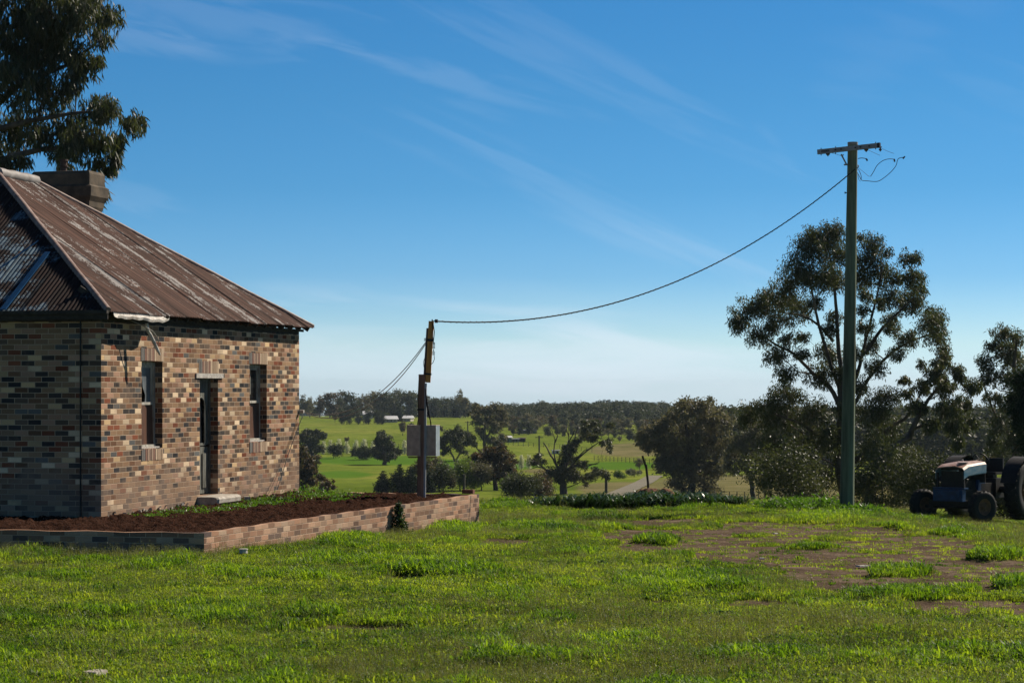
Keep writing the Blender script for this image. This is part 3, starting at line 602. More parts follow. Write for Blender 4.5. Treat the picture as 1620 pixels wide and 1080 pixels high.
def house():
    root = empty('brick_house', HC, HANG); tag(root, 'old multicoloured brick cottage with a rusty hipped iron roof', 'house')
    b = MB(); wall_faces(b, HL, -.4, 3.15, [W1, W2, DR], .24, lambda u, d, z: (u, d, z))
    wall_faces(b, HW, -.4, 3.15, [], .24, lambda u, d, z: (d, HW - u, z)); wall_faces(b, HW, -.4, 3.15, [], .24, lambda u, d, z: (HL - d, u, z)); wall_faces(b, HL, -.4, 3.15, [], .24, lambda u, d, z: (HL - u, HW - d, z))
    wall = b.build('wall', MAT['brick'], root)
    c = MB(); r = random.Random(2)                       # broken render at the foot of the wall
    for i in range(26):
        u = r.uniform(.1, 3.6); s = r.uniform(.02, .05); c.box((u, -.012 - s * .2, r.uniform(-.02, .09)), (s * 1.6, s * .7, s), r.uniform(0, 3), taper=.6)
    tag(c.build('crumbling_footing', MAT['stone'], root), kind='stuff')
    # timber plate and open rafters
    roof = slope('roof', HL + 2 * HO, 0, lambda u, d, h: (u - HO, d - HO, ZE + d * SL + h), MAT['roofR'], root, lambda u: max(.002, min(u, HL + 2 * HO - u, HW / 2 + HO)))
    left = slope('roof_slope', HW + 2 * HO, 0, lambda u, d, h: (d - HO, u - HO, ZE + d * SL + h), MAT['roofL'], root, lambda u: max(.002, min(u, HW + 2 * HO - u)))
    slope('roof_slope', HW + 2 * HO, 0, lambda u, d, h: (HL + HO - d, u - HO, ZE + d * SL + h), MAT['roofR'], root, lambda u: max(.002, min(u, HW + 2 * HO - u)))
    slope('roof_slope', HL + 2 * HO, 0, lambda u, d, h: (u - HO, HW + HO - d, ZE + d * SL + h), MAT['roofR'], root, lambda u: max(.002, min(u, HL + 2 * HO - u, HW / 2 + HO)))
    c = MB(); c.box((HL / 2, .08, 3.2), (HL + .1, .12, .09)); c.box((-.0, HW / 2, 3.2), (.14, HW - .3, .09)); c.box((HL / 2, -.03, 3.235), (HL + .3, .03, .05)); c.build('wall_plate', MAT['timber'], root)
    k = 0; x = .25
    while x < HL + .1:
        q = MB(); q.bar((x, .5, ZE + .72 * SL - .085), (x, -HO + .03, ZE - .055), .045, .095); q.build('rafter', MAT['timber'], root); x += .47
    q = MB(); y = .3
    c = MB(); c.box((-HO + .0, HW / 2, ZE - .06), (.025, HW + 2 * HO, .15)); c.box((-HO - .05, HW / 2, ZE - .02), (.075, HW + 2 * HO + .04, .055)); c.build('fascia', MAT['timber'], root)
    zr = ZE + (HW / 2 + HO) * SL; w = HW / 2
    for nm, mt, a, bb, rr in (('hip_cap', MAT['cap'], (-HO, -HO, ZE + .012), (w, w, zr + .012), .055), ('hip_cap', MAT['cap'], (HL + HO, -HO, ZE + .012), (HL - w, w, zr + .012), .045), ('ridge_cap', MAT['galv'], (w, w, zr + .02), (HL - w, w, zr + .02), .10),
                      ('hip_cap', MAT['cap'], (-HO, HW + HO, ZE + .012), (w, w, zr + .012), .05), ('hip_cap', MAT['cap'], (HL + HO, HW + HO, ZE + .012), (HL - w, w, zr + .012), .05)):
        c = MB(); a = Vector(a); bb = Vector(bb); c.tube([a.lerp(bb, t / 8) + Vector((0, 0, .008 * math.sin(t * 2.3))) for t in range(9)], rr, 8); c.build(nm, mt, root)
    c = MB(); a = Vector((-HO - .03, 1.6, ZE + .035)); bb = Vector((-HO + 1.55, 1.6, ZE + 1.55 * SL + .04)); c.bar(a, bb, .10, .02)
    c.build('blue_flashing', MAT['blue'], root)
    c = MB(); c.bar((-HO + .9, 2.35, ZE + .9 * SL + .03), (-HO + 1.9, 1.95, ZE + 1.9 * SL + .03), .03, .015); c.build('blue_flashing', MAT['blue'], root)
    # chimney
    ch = MB(); x0, x1, y0, y1 = 7.39, 7.98, 3.75, 4.9
    def ring(e, z): return [(x0 - e, y0 - e, z), (x1 + e, y0 - e, z), (x1 + e, y1 + e, z), (x0 - e, y1 + e, z)]
    prof = [(0, 3.4), (0, 5.58), (.035, 5.66), (.045, 5.76), (.105, 5.86), (.11, 6.0), (.115, 6.05), (.05, 6.09), (.055, 6.30), (.02, 6.36), (-.05, 6.37)]
    vs = []; fs = []
    for e, z in prof: vs += ring(e, z)
    for i in range(len(prof) - 1):
        for k in range(4): fs.append((i * 4 + k, i * 4 + (k + 1) % 4, i * 4 + 4 + (k + 1) % 4, i * 4 + 4 + k))
    fs.append((len(vs) - 4, len(vs) - 3, len(vs) - 2, len(vs) - 1)); ch.add(vs, fs); cm_ = ch.build('chimney', MAT['chim'], roof)
    c = MB(); c.tube([(7.68, 4.42, 6.36), (7.68, 4.42, 6.46), (7.68, 4.42, 6.47), (7.68, 4.42, 6.50), (7.68, 4.42, 6.505), (7.68, 4.42, 6.58), (7.68, 4.42, 6.585), (7.68, 4.42, 6.62)], [.065, .065, .09, .09, .07, .07, .092, .088], 14, smooth=False); c.build('chimney_pot', MAT['pot'], roof)
    # soldier courses: individual bricks on end
    def soldiers(u0, u1, z0, z1, name, par, seed, dep=.02):
        q = MB(); r = random.Random(seed); n = int((u1 - u0) / .076); st = (u1 - u0) / n
        for i in range(n): dz = r.uniform(-.012, .012); q.box((u0 + st * (i + .5), .05 - r.uniform(.004, .010), (z0 + z1) / 2 + dz * .3), (st - .012, .1, z1 - z0 + dz))
        return q.build(name, MAT['soldier'], par)
    MAT['soldier'] = m, t, bb_, o_ = newmat('soldier_bricks'); MAT['soldier'] = m
    g = nd(t, 'ShaderNodeNewGeometry'); t.links.new(mixc(t, 1., ramp(t, g.outputs['Random Per Island'], [(0, (.32, .22, .14)), (.22, (.16, .10, .07)), (.34, (.46, .34, .23)), (.52, (.12, .11, .10)), (.62, (.66, .55, .42)), (.76, (.30, .20, .14)), (.92, (.19, .09, .06))], 'CONSTANT'), ramp(t, noise(t, objco(t), 60, 4), [(.3, (.75, .75, .75)), (.7, (1.15, 1.15, 1.15))]), 'MULTIPLY'), bb_.inputs['Base Color']); bb_.inputs['Roughness'].default_value = .9
    def window(o, seed, broken):
        u0, u1, z0, z1 = o; D = .135; fr = MB(); s = .05
        fr.box((u0 + s / 2, D + .04, (z0 + z1) / 2), (s, .08, z1 - z0)); fr.box((u1 - s / 2 - .0, D + .04, (z0 + z1) / 2), (s, .08, z1 - z0)); fr.box(((u0 + u1) / 2, D + .04, z1 - .03), (u1 - u0 - 2 * s, .08, .06)); fr.box(((u0 + u1) / 2, D + .02, z0 + .03), (u1 - u0 - 2 * s, .12, .06))
        f = fr.build('window', MAT['paintwood'], root)
        zm = z0 + (z1 - z0) * .50
        sa = MB(); a, b_, c0, c1 = u0 + s, u1 - s, zm, z1 - .06; y = D + .045; q = .045
        sa.box((a + q / 2, y, (c0 + c1) / 2), (q, .035, c1 - c0)); sa.box((b_ - q / 2, y, (c0 + c1) / 2), (q, .035, c1 - c0)); sa.box(((a + b_) / 2, y, c1 - q / 2), (b_ - a - 2 * q, .035, q)); sa.box(((a + b_) / 2, y - .012, c0 + q / 2), (b_ - a - 2 * q, .06, q)); sa.box(((a + b_) / 2, y, (c0 + c1) / 2 + .06), (.02, .03, c1 - c0 - 2 * q - .12)) if not broken else None
        sa.build('sash', MAT['paintwood'], f)
        g = MB(); A, B, C0, C1 = a + q, b_ - q, c0 + q, c1 - q; y2 = y + .004
        if broken:      # jagged hole
            hx = [(A, C0), (A + .10, C0 + .0), (A + .07, C0 + .18), (A + .10, C0 + .33), (A + .20, C0 + .44), (A + .33, C0 + .41), (A + .36, C0 + .25), (A + .46, C0 + .12), (A + .44, C0), (B, C0), (B, C1), (A, C1)]
            g.add([(p, y2, z) for p, z in hx] , [tuple(range(len(hx)))]); g.add([(A, y2 + .12, C0), (B, y2 + .12, C0), (B, y2 + .12, C1), (A, y2 + .12, C1)], [])
        else: g.add([(A, y2, C0), (B, y2, C0), (B, y2, C1), (A, y2, C1)], [(0, 1, 2, 3)])
        g.build('pane', MAT['dustyglass'] if broken else MAT['glassdark'], f)
        bd = MB(); z_ = (z0 + .06 + zm) / 2; hh = zm - z0 - .06; n = 10; vs = []; fs = []
        for i in range(n + 1):
            uu = a + (b_ - a) * i / n; vs += [(uu, y - .02 + .02 * math.sin(i * .9 + seed), z0 + .06), (uu, y - .02 + .03 * math.sin(i * .7 + seed + 1), zm)]
        for i in range(n): fs.append((2 * i, 2 * i + 2, 2 * i + 3, 2 * i + 1))
        bd.add(vs, fs, True); bd.build('board', MAT['board'], f)
        sb = MB(); sb.box(((u0 + u1) / 2, D - .03, z0 + .012), (u1 - u0 - .02, .14, .03)); sb.build('sill', MAT['lintelwood'], f)
        soldiers(u0 - .02, u1 + .02, z0 - .20, z0 - .01, 'sill', f, seed); soldiers(u0 - .04, u1 + .04, z1 + .008, z1 + .22, 'lintel', f, seed + 5)
    window(W1, 1, True); window(W2, 2, False)
    u0, u1, z0, z1 = DR; D = .14
    dr = MB(); cx = (u0 + u1) / 2; a, b_ = u0 + .06, u1 - .06; arch = [(cx + .17 * math.cos(t * math.pi / 10), 1.75 + .17 * math.sin(t * math.pi / 10)) for t in range(11)]
    y = D + .03; out_ = [(a, 1.05), (b_, 1.05), (b_, z1 - .05), (a, z1 - .05)]
    # leaf of the door with an arched light cut out: ring of quads
    inn = [(cx - .17, 1.1), (cx + .17, 1.1)] + arch
    outp = [(a, 1.05), (b_, 1.05)] + [(b_ if t < 5 else (cx if t == 5 else a), (1.05 + (z1 - .05 - 1.05) * min(1, .72 + t * .07)) if t < 5 else (z1 - .05 if t == 5 else 1.05 + (z1 - .05 - 1.05) * min(1, .72 + (10 - t) * .07))) for t in range(11)]
    n = len(inn)
    dr.add([(p, y, z) for p, z in outp] + [(p, y, z) for p, z in inn], [(i, (i + 1) % n, n + (i + 1) % n, n + i) for i in range(n)])
    dr.box((cx, y + .015, .61), (b_ - a, .03, .84)); dr.box((cx - .17, y - .012, .6), (.2, .02, .62)); dr.box((cx + .17, y - .012, .6), (.2, .02, .62))
    dr.tube([(p, y - .008, z) for p, z in [(cx + .17, 1.1)] + arch + [(cx - .17, 1.1)]], .016, 6)
    d_ = dr.build('door', MAT['doorwood'], root)
    g = MB(); g.box((cx, y + .03, 1.5), (.36, .006, .86)); g.build('pane', MAT['glassdark'], d_)
    h = MB(); h.tube([(b_ - .07, y - .0, 1.05), (b_ - .07, y - .05, 1.05)], .02, 8); h.tube([(b_ - .07, y - .05, 1.05), (b_ - .07, y - .075, 1.05)], .03, 10); h.build('handle', MAT['tdark'], d_)
    f = MB(); f.box((u0 + .03, D + .05, (z0 + z1) / 2), (.06, .09, z1 - z0)); f.box((u1 - .03, D + .05, (z0 + z1) / 2), (.06, .09, z1 - z0)); f.box((cx, D + .05, z1 - .025), (u1 - u0 - .12, .09, .05)); f.build('door_frame', MAT['doorwood'], d_)
    l = MB(); l.box((cx - .0, -.0, z1 + .045), (1.25, .05, .085)); l.build('lintel', MAT['lintelwood'], d_); soldiers(u0 - .05, u1 + .02, z1 + .095, z1 + .31, 'lintel', d_, 9)
    st = MB()
    vs = []; prof = [(0.02, .0), (.03, -.36), (.05, -.40), (.12, -.41), (.155, -.38), (.165, -.33), (.165, 0.0)]
    for i, uu in enumerate((3.93, 3.97, 5.0, 5.04)):
        k = .93 if i in (0, 3) else 1
        vs += [(uu, v * k, .02 + (z - .02) * k) for z, v in prof]
    m_ = len(prof); fs = [(i * m_ + j, (i + 1) * m_ + j, (i + 1) * m_ + j + 1, i * m_ + j + 1) for i in range(3) for j in range(m_ - 1)] + [tuple(range(m_))[::-1], tuple(3 * m_ + j for j in range(m_))]
    st.add(vs, fs); st.build('doorstep', MAT['stone'], root)
    bs = MB(); bs.box((4.5, -.17, -.06), (.9, .3, .16)); bs.build('doorstep_base', MAT['brick'], root)
    # broken gutter, hanging pipe and its wire
    g = MB(); n = 14; vs = []; 
    for i in range(n + 1):
        u = -.05 + 1.95 * i / n; wv = .01 * math.sin(i * 1.9); drop = .0 if i < 8 else .02
        wd = .09 if i > 7 else .055; lift = max(0, (i - 12)) * .02
        vs += [(u, -HO - .005, ZE - .01 + wv * .3), (u, -HO - .035, ZE - .085 + wv + lift), (u, -HO - .035 - wd, ZE - .115 + wv - drop + lift), (u, -HO - .045 - wd, ZE - .075 + wv - drop + lift)]
    fs = [(4 * i + j, 4 * i + 4 + j, 4 * i + 5 + j, 4 * i + 1 + j) for i in range(n) for j in range(3)]
    g.add(vs, fs); g.build('gutter', MAT['white_sheet'], root)
    p = MB(); p.tube([(1.22, -HO - .02, ZE - .16), (1.26, -HO - .03, 3.02), (1.30, -HO - .05, 2.97)], .03, 8); p.tube([(1.30, -HO - .05, 2.97), (1.43, -HO - .12, 2.72), (1.50, -HO - .14, 2.63)], [.032, .03, .012], 8); p.build('hanging_downpipe', MAT['white_sheet'], root)
    p = MB(); p.tube([(.8, -HO + .1, 3.2), (1.05, -HO - .05, 3.1), (1.25, -HO - .12, 3.02), (1.42, -HO - .15, 2.88), (1.46, -HO - .1, 2.74)], .008, 5); p.build('loose_wire', MAT['palewire'], root)
    p = MB(); p.tube([(-.018, .353, -.1), (-.018, .353, 3.2)], .012, 6); p.build('downpipe', MAT['black'], root)
    p = MB(); p.tube([(HL - .02, -.06, 1.48), (8.95, -.05, 1.3), (8.4, -.035, .75), (7.8, -.05, .12)], .008, 5); p.build('loose_wire', MAT['cable'], root)
    p = MB(); p.tube([(HL + .0, -.02, 1.62), (HL + .0, -.10, 1.62)], .035, 10); p.build('insulator', MAT['lintelwood'], root)
    p = MB(); p.box((5.55, -.3, .05), (.16, .11, .09), .5); o = p.build('loose_brick', MAT['stone']); o.matrix_world = Matrix.Translation(HC) @ Matrix.Rotation(HANG, 4, 'Z'); tag(o, 'small pale brick lying by the cottage wall right of the doorstep', 'brick')
house()
def hw(u, v, z): return HC + HD * u + HN * v + Vector((0, 0, z))

# ---------------------------------------------------------------- meter post, power pole, wires
def sag(a, b, s, n=24): return [a.lerp(b, t / n) - Vector((0, 0, s * 4 * (t / n) * (1 - t / n))) for t in range(n + 1)]
def meter_post():
    Y = 43.2; B = at(666, 780, Y); root = empty('meter_post', B, 0); tag(root, 'brown timber post with grey meter boxes and a fresh orange extension', 'post')
    L = lambda px, py, dy=0: at(px, py, Y) - B + Vector((0, dy, 0))
    m = MB(); m.bar(L(665, 792), L(667.5, 592), .125, .125); m.build('post', MAT['post'], root)
    m = MB(); m.tube([L(671.5, 790, -.05), L(672.5, 690, -.05), L(673.3, 606, -.05)], .028, 8); m.build('conduit', MAT['conduit'], root)
    m = MB(); m.bar(L(677, 605, -.03), L(682.5, 508, -.03), .115, .10); m.build('extension_post', MAT['newpost'], root)
    m = MB(); m.bar(L(672, 603, .06), L(677.3, 519, .06), .06, .07); m.build('split_batten', MAT['greypost'], root)
    for a, b_ in ((536, 540), (590, 593)):
        m = MB(); q = (a + b_) / 2; x = 677 + (605 - q) / 97 * 5.5; m.bar(L(x, b_, -.03), L(x + .2, a, -.03), .13, .118); m.build('strap', MAT['black'], root)
    m = MB(); m.bar(L(665.7, 649, 0), L(665.8, 646, 0), .135, .135); m.build('strap', MAT['black'], root)
    for q0, q1 in ((L(668, 601), L(676, 603)), (L(668, 630), L(673, 630))): m = MB(); m.tube([q0, q1], .012, 6); m.build('bracket', MAT['galv'], root)
    for px0, px1, top, bot, nm in ((644.5, 666, 673, 721, 'left'), (670.5, 691, 673, 721, 'right')):
        a = L(px0, bot, -.0); b_ = L(px1, bot, 0); w = (b_ - a).length; h = (bot - top) * Y / F; c = (a + b_) / 2 + Vector((0, .0, h / 2)); ang = HANG
        q = MB(); q.box((0, 0, 0), (.26, w * 1.03, h)); o = q.build('meter_box', MAT['meter'] if nm == 'left' else MAT['meterlit'], root); o.location = c + Vector((.02, .08, 0)); o.rotation_euler = (0, 0, ang)
        d = MB(); d.box((-.134, 0, 0), (.008, w * .99, h * .97)); d.box((-.139, -w * .38, 0), (.008, .015, .06)); d.box((-.1365, w * .15, .05), (.005, .004, h * .6)); d_ = d.build('door', MAT['meter'], o)
        k = MB(); k.box((0, 0, h / 2 + .006), (.28, w * 1.07, .012)); k.build('lid', MAT['meter'], o)
    m = MB(); m.box(L(668, 723) , (.55, .06, .025)); m.build('mounting_rail', MAT['rim'], root)
    cs = [([L(683, 509, -.08), L(686, 515, -.1), L(687.5, 525, -.1), L(686, 540, -.1), L(687, 544, -.1)], .009), ([L(684, 511, -.08), L(684.5, 530, -.1), L(686, 542, -.1)], .007), ([L(686.5, 552, -.1), L(686, 556, -.1)], .008), ([L(687, 562, -.1), L(687.5, 568, -.1), L(685, 574, -.1), L(681, 577, -.08)], .007),
          ([L(673, 615, -.08), L(676, 635, -.1), L(679, 652, -.1), L(681, 665, -.1), L(682, 674, -.05)], .012), ([L(674, 622, -.08), L(675, 640, -.1), L(678, 655, -.1), L(682, 668, -.1), L(682, 673, -.05)], .010), ([L(663, 600, -.08), L(661.5, 630, -.1), L(662.5, 660, -.1), L(660, 673, -.05)], .008), ([L(674, 560, .0), L(670, 572, 0), L(670.5, 580, 0), L(673, 585, 0)], .006)]
    for pts, r_ in cs:
        m = MB(); m.tube(pts, r_, 5); m.build('wire', MAT['palewire'] if r_ > .0085 and pts[0].z < 1.9 else MAT['cable'], root)
    for px, a, b_, r_ in ((686.5, 542, 552, .028), (686.3, 556, 562, .028), (673, 535, 540, .025)):
        m = MB(); n = 5
        for i in range(n): z0 = a + (b_ - a) * i / n; m.tube([L(px, z0, -.1), L(px, z0 + (b_ - a) / n * .6, -.1)], [r_, r_ * .8], 8)
        m.build('insulator', MAT['black'], root)
    m = MB(); m.tube([L(684, 508, -.06), L(688, 508, -.06)], .01, 6); m.tube([L(688, 508, -.06), L(693, 508, -.06)], .035, 8); m.tube([L(683.8, 505, -.03), L(683.8, 508, -.03)], .012, 6); m.build('insulator', MAT['black'], root)
meter_post()
PB = on_ground(1339.5, 50)
def power_pole():
    Y = 50; B = PB.copy(); root = empty('power_pole', B); tag(root, 'tall greenish timber power pole with a steel crossarm', 'utility pole')
    L = lambda px, py, dy=0: at(px, py, Y) - B + Vector((0, dy, 0))
    T = L(1349, 226); m = MB(); base = Vector((0, 0, -.3)); pts = [base.lerp(T, t / 12) for t in range(13)]; rad = [.162 - .052 * (t / 12) for t in range(13)]; m.tube(pts, rad, 20); pole = m.build('pole', MAT['pole'], root)
    m = MB(); m.tube([T - Vector((0, 0, .05)), T + Vector((0, 0, .012))], .116, 20); m.build('pole_cap', MAT['galv'], root)
    a = L(1294, 240.5, +.20); b_ = L(1384.5, 235, -.50); o_ = Vector((0, -.17, 0)); a += o_; b_ += o_
    m = MB(); m.bar(a, b_, .075, .105); arm = m.build('crossarm', MAT['arm'], root); d = (b_ - a).normalized()
    m = MB(); m.bar(b_ - d * .06, b_ + d * .004, .081, .111); m.build('end_cap', MAT['black'], arm)
    nrm = Vector((0, 0, 1)).cross(d).normalized() * -1
    if nrm.y > 0: nrm = -nrm
    m = MB()
    for i, (w, g) in enumerate(((.018, .0), (.014, .03), (.02, .055), (.016, .085), (.018, .115), (.014, .142), (.02, .168))):
        p = a + d * (.10 + g) + nrm * .039; m.bar(p, p + d * w, .003, .055 if i % 2 else .045)
    m.build('stencilled_mark', MAT['black'], arm)
    for t in (.30, .39, .62, .70, .84):
        p = a.lerp(b_, t) + nrm * .04; m = MB(); m.tube([p, p + nrm * .03], .018, 6); m.build('bolt', MAT['tdark'], arm)
    for t in (.055, .29, .93):
        p = a.lerp(b_, t); m = MB(); m.tube([p - Vector((0, 0, .085)), p + Vector((0, 0, .085))], .010, 6); m.build('bolt', MAT['tdark'], arm)
    for t in (.165, .78):
        p = a.lerp(b_, t) - Vector((0, 0, .052)); m = MB(); m.tube([p, p - Vector((0, 0, .03)), p - Vector((0, 0, .05)), p - Vector((0, 0, .07))], [.05, .045, .02, .008], 10); m.build('insulator', MAT['porc'], arm)
    m = MB(); m.bar(L(1329.5, 245, -.12), L(1338.5, 262.5, -.13), .05, .03); m.bar(L(1333, 245, -.12), L(1331, 250, -.12), .03, .02); m.build('brace', MAT['arm'], root)
    m = MB(); m.tube([L(1334.5, 261, -.05), L(1341, 261, -.05)], .018, 6); m.build('bolt', MAT['galv'], root)
    for px0, px1, py in ((1337, 1342, 305), (1350, 1355, 305), (1349, 1354, 334.5), (1350, 1355, 394)):
        m = MB(); m.tube([L(px0, py), L(px1, py)], .010, 6); e = L(px1 if px0 > 1345 else px0, py); m.tube([e - Vector((.012, 0, 0)), e + Vector((.012, 0, 0))], .022, 8); m.build('step_bolt', MAT['tdark'], root)
    m = MB(); m.tube([L(1353, 267, -.12), L(1356, 266, -.12), L(1357, 263.5, -.12), L(1355.5, 262, -.12)], .014, 6); m.build('hook', MAT['galv'], root)
    wires = [([(1355, 268), (1358, 271), (1361, 279), (1361, 286)], .007), ([(1355, 274), (1359, 281), (1362, 286), (1370, 287), (1386, 288), (1396, 283), (1408, 273), (1416, 263), (1419, 253), (1424, 250.5), (1428, 250)], .0075), ([(1357, 267), (1365, 273), (1372, 279), (1375, 280)], .004),
             ([(1376, 280), (1381, 272), (1386, 263), (1394, 256), (1402, 253), (1409, 252.5), (1413, 253)], .0075), ([(1356, 252), (1362, 251), (1369, 252)], .0085), ([(1385, 231), (1391, 232)], .005), ([(1394, 236), (1402, 240), (1413, 244)], .004), ([(1371, 238), (1382, 243), (1391, 247)], .004), ([(1315, 243), (1325, 246), (1333, 249)], .004), ([(1356, 276), (1357, 284), (1360, 288)], .005)]
    for pts, r_ in wires:
        m = MB(); p = [L(x, y, -.12) for x, y in pts]; q = []
        for i in range(len(p) - 1):
            p0, p1, p2, p3 = p[max(i - 1, 0)], p[i], p[i + 1], p[min(i + 2, len(p) - 1)]
            for t in (0, .25, .5, .75): q.append(.5 * ((2 * p1) + (p2 - p0) * t + (2 * p0 - 5 * p1 + 4 * p2 - p3) * t * t + (3 * p1 - p0 - 3 * p2 + p3) * t ** 3))
        q.append(p[-1]); m.tube(q, r_, 5); m.build('wire', MAT['cable'], root)
    for x, y, x2, y2 in ((1369, 252, 1371, 255.5), (1413, 252.5, 1414, 257), (1427, 252, 1430, 248.5)):
        m = MB(); m.bar(L(x, y, -.12), L(x2, y2, -.12), .04, .03); m.build('wire_clamp', MAT['black'], root)
    m = MB()
    for y0, y1, r_ in ((231, 233, .012), (233, 234.5, .035), (234.5, 237, .02), (237, 238.5, .038), (238.5, 240, .02), (240, 241, .008)): m.tube([L(1391.3, y0, -.12), L(1391.3, y1, -.12)], r_, 10)
    m.build('insulator', MAT['porc'], root)
power_pole()
a, b_ = at(691, 508, 43.1), at(1352, 268.5, 49.8)
m = MB(); P = sag(a, b_, 1.0, 60); m.tube(P, .013, 6)
Q2 = [p + Vector((0, math.sin(i * 2.2) * .013, math.cos(i * 2.2) * .014)) for i, p in enumerate(sag(a, b_, 1.0, 240))]; m.tube(Q2, .009, 5)
tag(m.build('power_cable', MAT['cable']), 'black twisted cable sagging from the tall pole to the meter post', 'cable')
for k, (dy, s, e) in enumerate(((0, .50, 0), (2.6, .56, .03))):
    m = MB(); m.tube(sag(at(673.5, 541 + dy, 43.15), hw(HL + .02, -.12 - e, 1.60 - e), s, 40), .0085, 5)
    tag(m.build('service_wire', MAT['palewire']), ['upper of two thin wires sagging between post and cottage corner', 'lower of two thin wires sagging between post and cottage corner'][k], 'wire', 'service wires from post to cottage')

# ---------------------------------------------------------------- tractor
def tractor():
    B = on_ground(1507, 50.5); h = Vector((-.62, -.785, 0)); root = empty('old_tractor', B, math.atan2(h.y, h.x)); tag(root, 'derelict blue tractor with a rusty bleached bonnet under the trees', 'tractor')
    # local: x forward, y left, z up
    def wheel(x, y, r, w, rim, name, steer=0):
        s = 1 if y > 0 else -1; M = Matrix.Translation((x, y, r - .03)) @ Matrix.Rotation(steer, 4, 'Z') @ Matrix.Rotation(math.pi / 2 * s, 4, 'Z')
        t = MB(); ir = rim; t.lathe([(-w / 2 * .8, ir), (-w / 2, ir + (r - ir) * .45), (-w / 2 * .95, r * .93), (-w / 2 * .6, r), (w / 2 * .6, r), (w / 2 * .95, r * .93), (w / 2, ir + (r - ir) * .45), (w / 2 * .8, ir)], 36, M)
        nl = 26 if r > .5 else 20
        for i in range(nl):
            a = 2 * math.pi * i / nl
            for sd in (-1, 1):
                Mt = M @ Matrix.Rotation(a + sd * .05, 4, 'X'); t.box((sd * w * .24, 0, r + .004), (w * .42, .035 if r > .5 else .02, .05 if r > .5 else .02), sd * .5, Mt)
        wh = t.build(name, MAT['rubber'], root)
        q = MB(); q.lathe([(w * .36, ir), (w * .38, ir * .96), (w * .2, ir * .88), (w * .1, ir * .5), (w * .16, ir * .3), (w * .3, ir * .22), (w * .32, 0.001)], 28, M); q.lathe([(-w * .36, ir), (-w * .2, ir * .88), (w * .05, ir * .5), (w * .05, .001)], 28, M)
        n = q
        for i in range(6): a = 2 * math.pi * i / 6; n.lathe([(w * .12, .018), (w * .24, .018), (w * .24, .001)], 6, M @ Matrix.Translation((0, ir * .38 * math.cos(a), ir * .38 * math.sin(a))))
        n.build('rim', MAT['rim'], wh)
    wheel(0, .74, .36, .22, .19, 'wheel', -.38); wheel(0, -.74, .36, .22, .19, 'wheel', -.38)
    wheel(-1.95, .80, .68, .36, .36, 'wheel'); wheel(-1.95, -.80, .68, .36, .36, 'wheel')
    m = MB(); m.box((0, 0, .40), (.14, 1.12, .12)); m.box((0, .52, .34), (.09, .08, .24)); m.box((0, -.52, .34), (.09, .08, .24)); m.tube([(0, -.68, .30), (0, .68, .30)], .035, 8); m.tube([(-.13, -.6, .33), (-.13, .6, .33)], .018, 6); m.build('front_axle', MAT['tdark'], root)
    m = MB(); m.box((.16, 0, .58), (.16, .74, .27)); m.box((.25, .0, .58), (.03, .62, .2)); m.box((.10, 0, .74), (.2, .8, .03)); m.build('front_bumper', MAT['tblue'], root)
    m = MB(); m.box((-.55, 0, .55), (1.1, .34, .30)); m.box((-.6, 0, .8), (.85, .28, .24)); m.tube([(-.25, -.17, .62), (-.25, -.30, .62), (-.5, -.32, .66)], .04, 8); m.box((-.85, -.22, .6), (.3, .14, .2)); m.tube([(-.95, .1, .9), (-.2, .1, .9)], .035, 8)
    for i in range(4): m.box((-.9 + i * .18, -.17, .86), (.1, .1, .14)); m.tube([(-.9 + i * .18, -.2, .8), (-.85 + i * .18, -.28, .72)], .018, 6)
    m.build('engine', MAT['tdark'], root)
    m = MB(); m.tube([(-.5, -.28, .8), (-.5, -.28, .92)], .10, 12); m.box((-1.05, 0, .72), (.35, .42, .36)); m.tube([(-.28, -.2, .9), (-.28, -.2, 1.02)], .06, 10); m.build('fuel_filter', MAT['tblue'], root)
    # bonnet shell, open at the front
    def shell(x0, x1, w, z0, z1, e, t=.02):
        out_ = [(-w, z0), (-w, z1 - e), (-w + e * .6, z1 - e * .3), (-w * .35, z1), (w * .35, z1 + .012), (w - e * .6, z1 - e * .3), (w, z1 - e), (w, z0)]; return out_
    pr = shell(0, 0, .36, 1.02, 1.28, .07)
    xs = [(-.98, 0, .05), (-.55, .0, .045), (-.10, .02, .01), (.14, .05, -.05)]
    def strip(j0, j1, name, mat, dz=0):
        q = MB(); n = j1 - j0 + 1; vs = []
        for x, e, z in xs:
            for (y, zz) in pr[j0:j1 + 1]: vs.append((x, y, zz + z + dz + .008 * math.sin(x * 7 + y * 9)))
        base = len(vs); vs += [(a_, b2 * .97, c2 - .018) for a_, b2, c2 in vs]
        fs = [(i * n + j, (i + 1) * n + j, (i + 1) * n + j + 1, i * n + j + 1) for i in range(len(xs) - 1) for j in range(n - 1)]; fs += [tuple(base + k for k in f[::-1]) for f in fs]
        m0 = (len(xs) - 1) * n
        fs += [(m0 + j, m0 + j + 1, base + m0 + j + 1, base + m0 + j) for j in range(n - 1)] + [(j + 1, j, base + j, base + j + 1) for j in range(n - 1)]
        fs += [(i * n, i * n + n, base + i * n + n, base + i * n) for i in range(len(xs) - 1)] + [(i * n + n - 1 + n, i * n + n - 1, base + i * n + n - 1, base + i * n + n - 1 + n) for i in range(len(xs) - 1)]
        q.add(vs, fs); return q.build(name, mat, root)
    bo = strip(1, 6, 'bonnet', MAT['tpink']); strip(0, 1, 'side_panel', MAT['tpale'], -.006); strip(6, 7, 'side_panel', MAT['tpale'], -.006)
    q = MB(); q.box((-.35, .12, 1.30), (.5, .16, .02), .3); q.box((-.1, .2, 1.315), (.22, .12, .018), -.4); q.tube([(-.7, -.1, 1.28), (-.75, -.14, 1.36)], .03, 8); q.build('loose_tin', MAT['galv'], bo)
    m = MB()
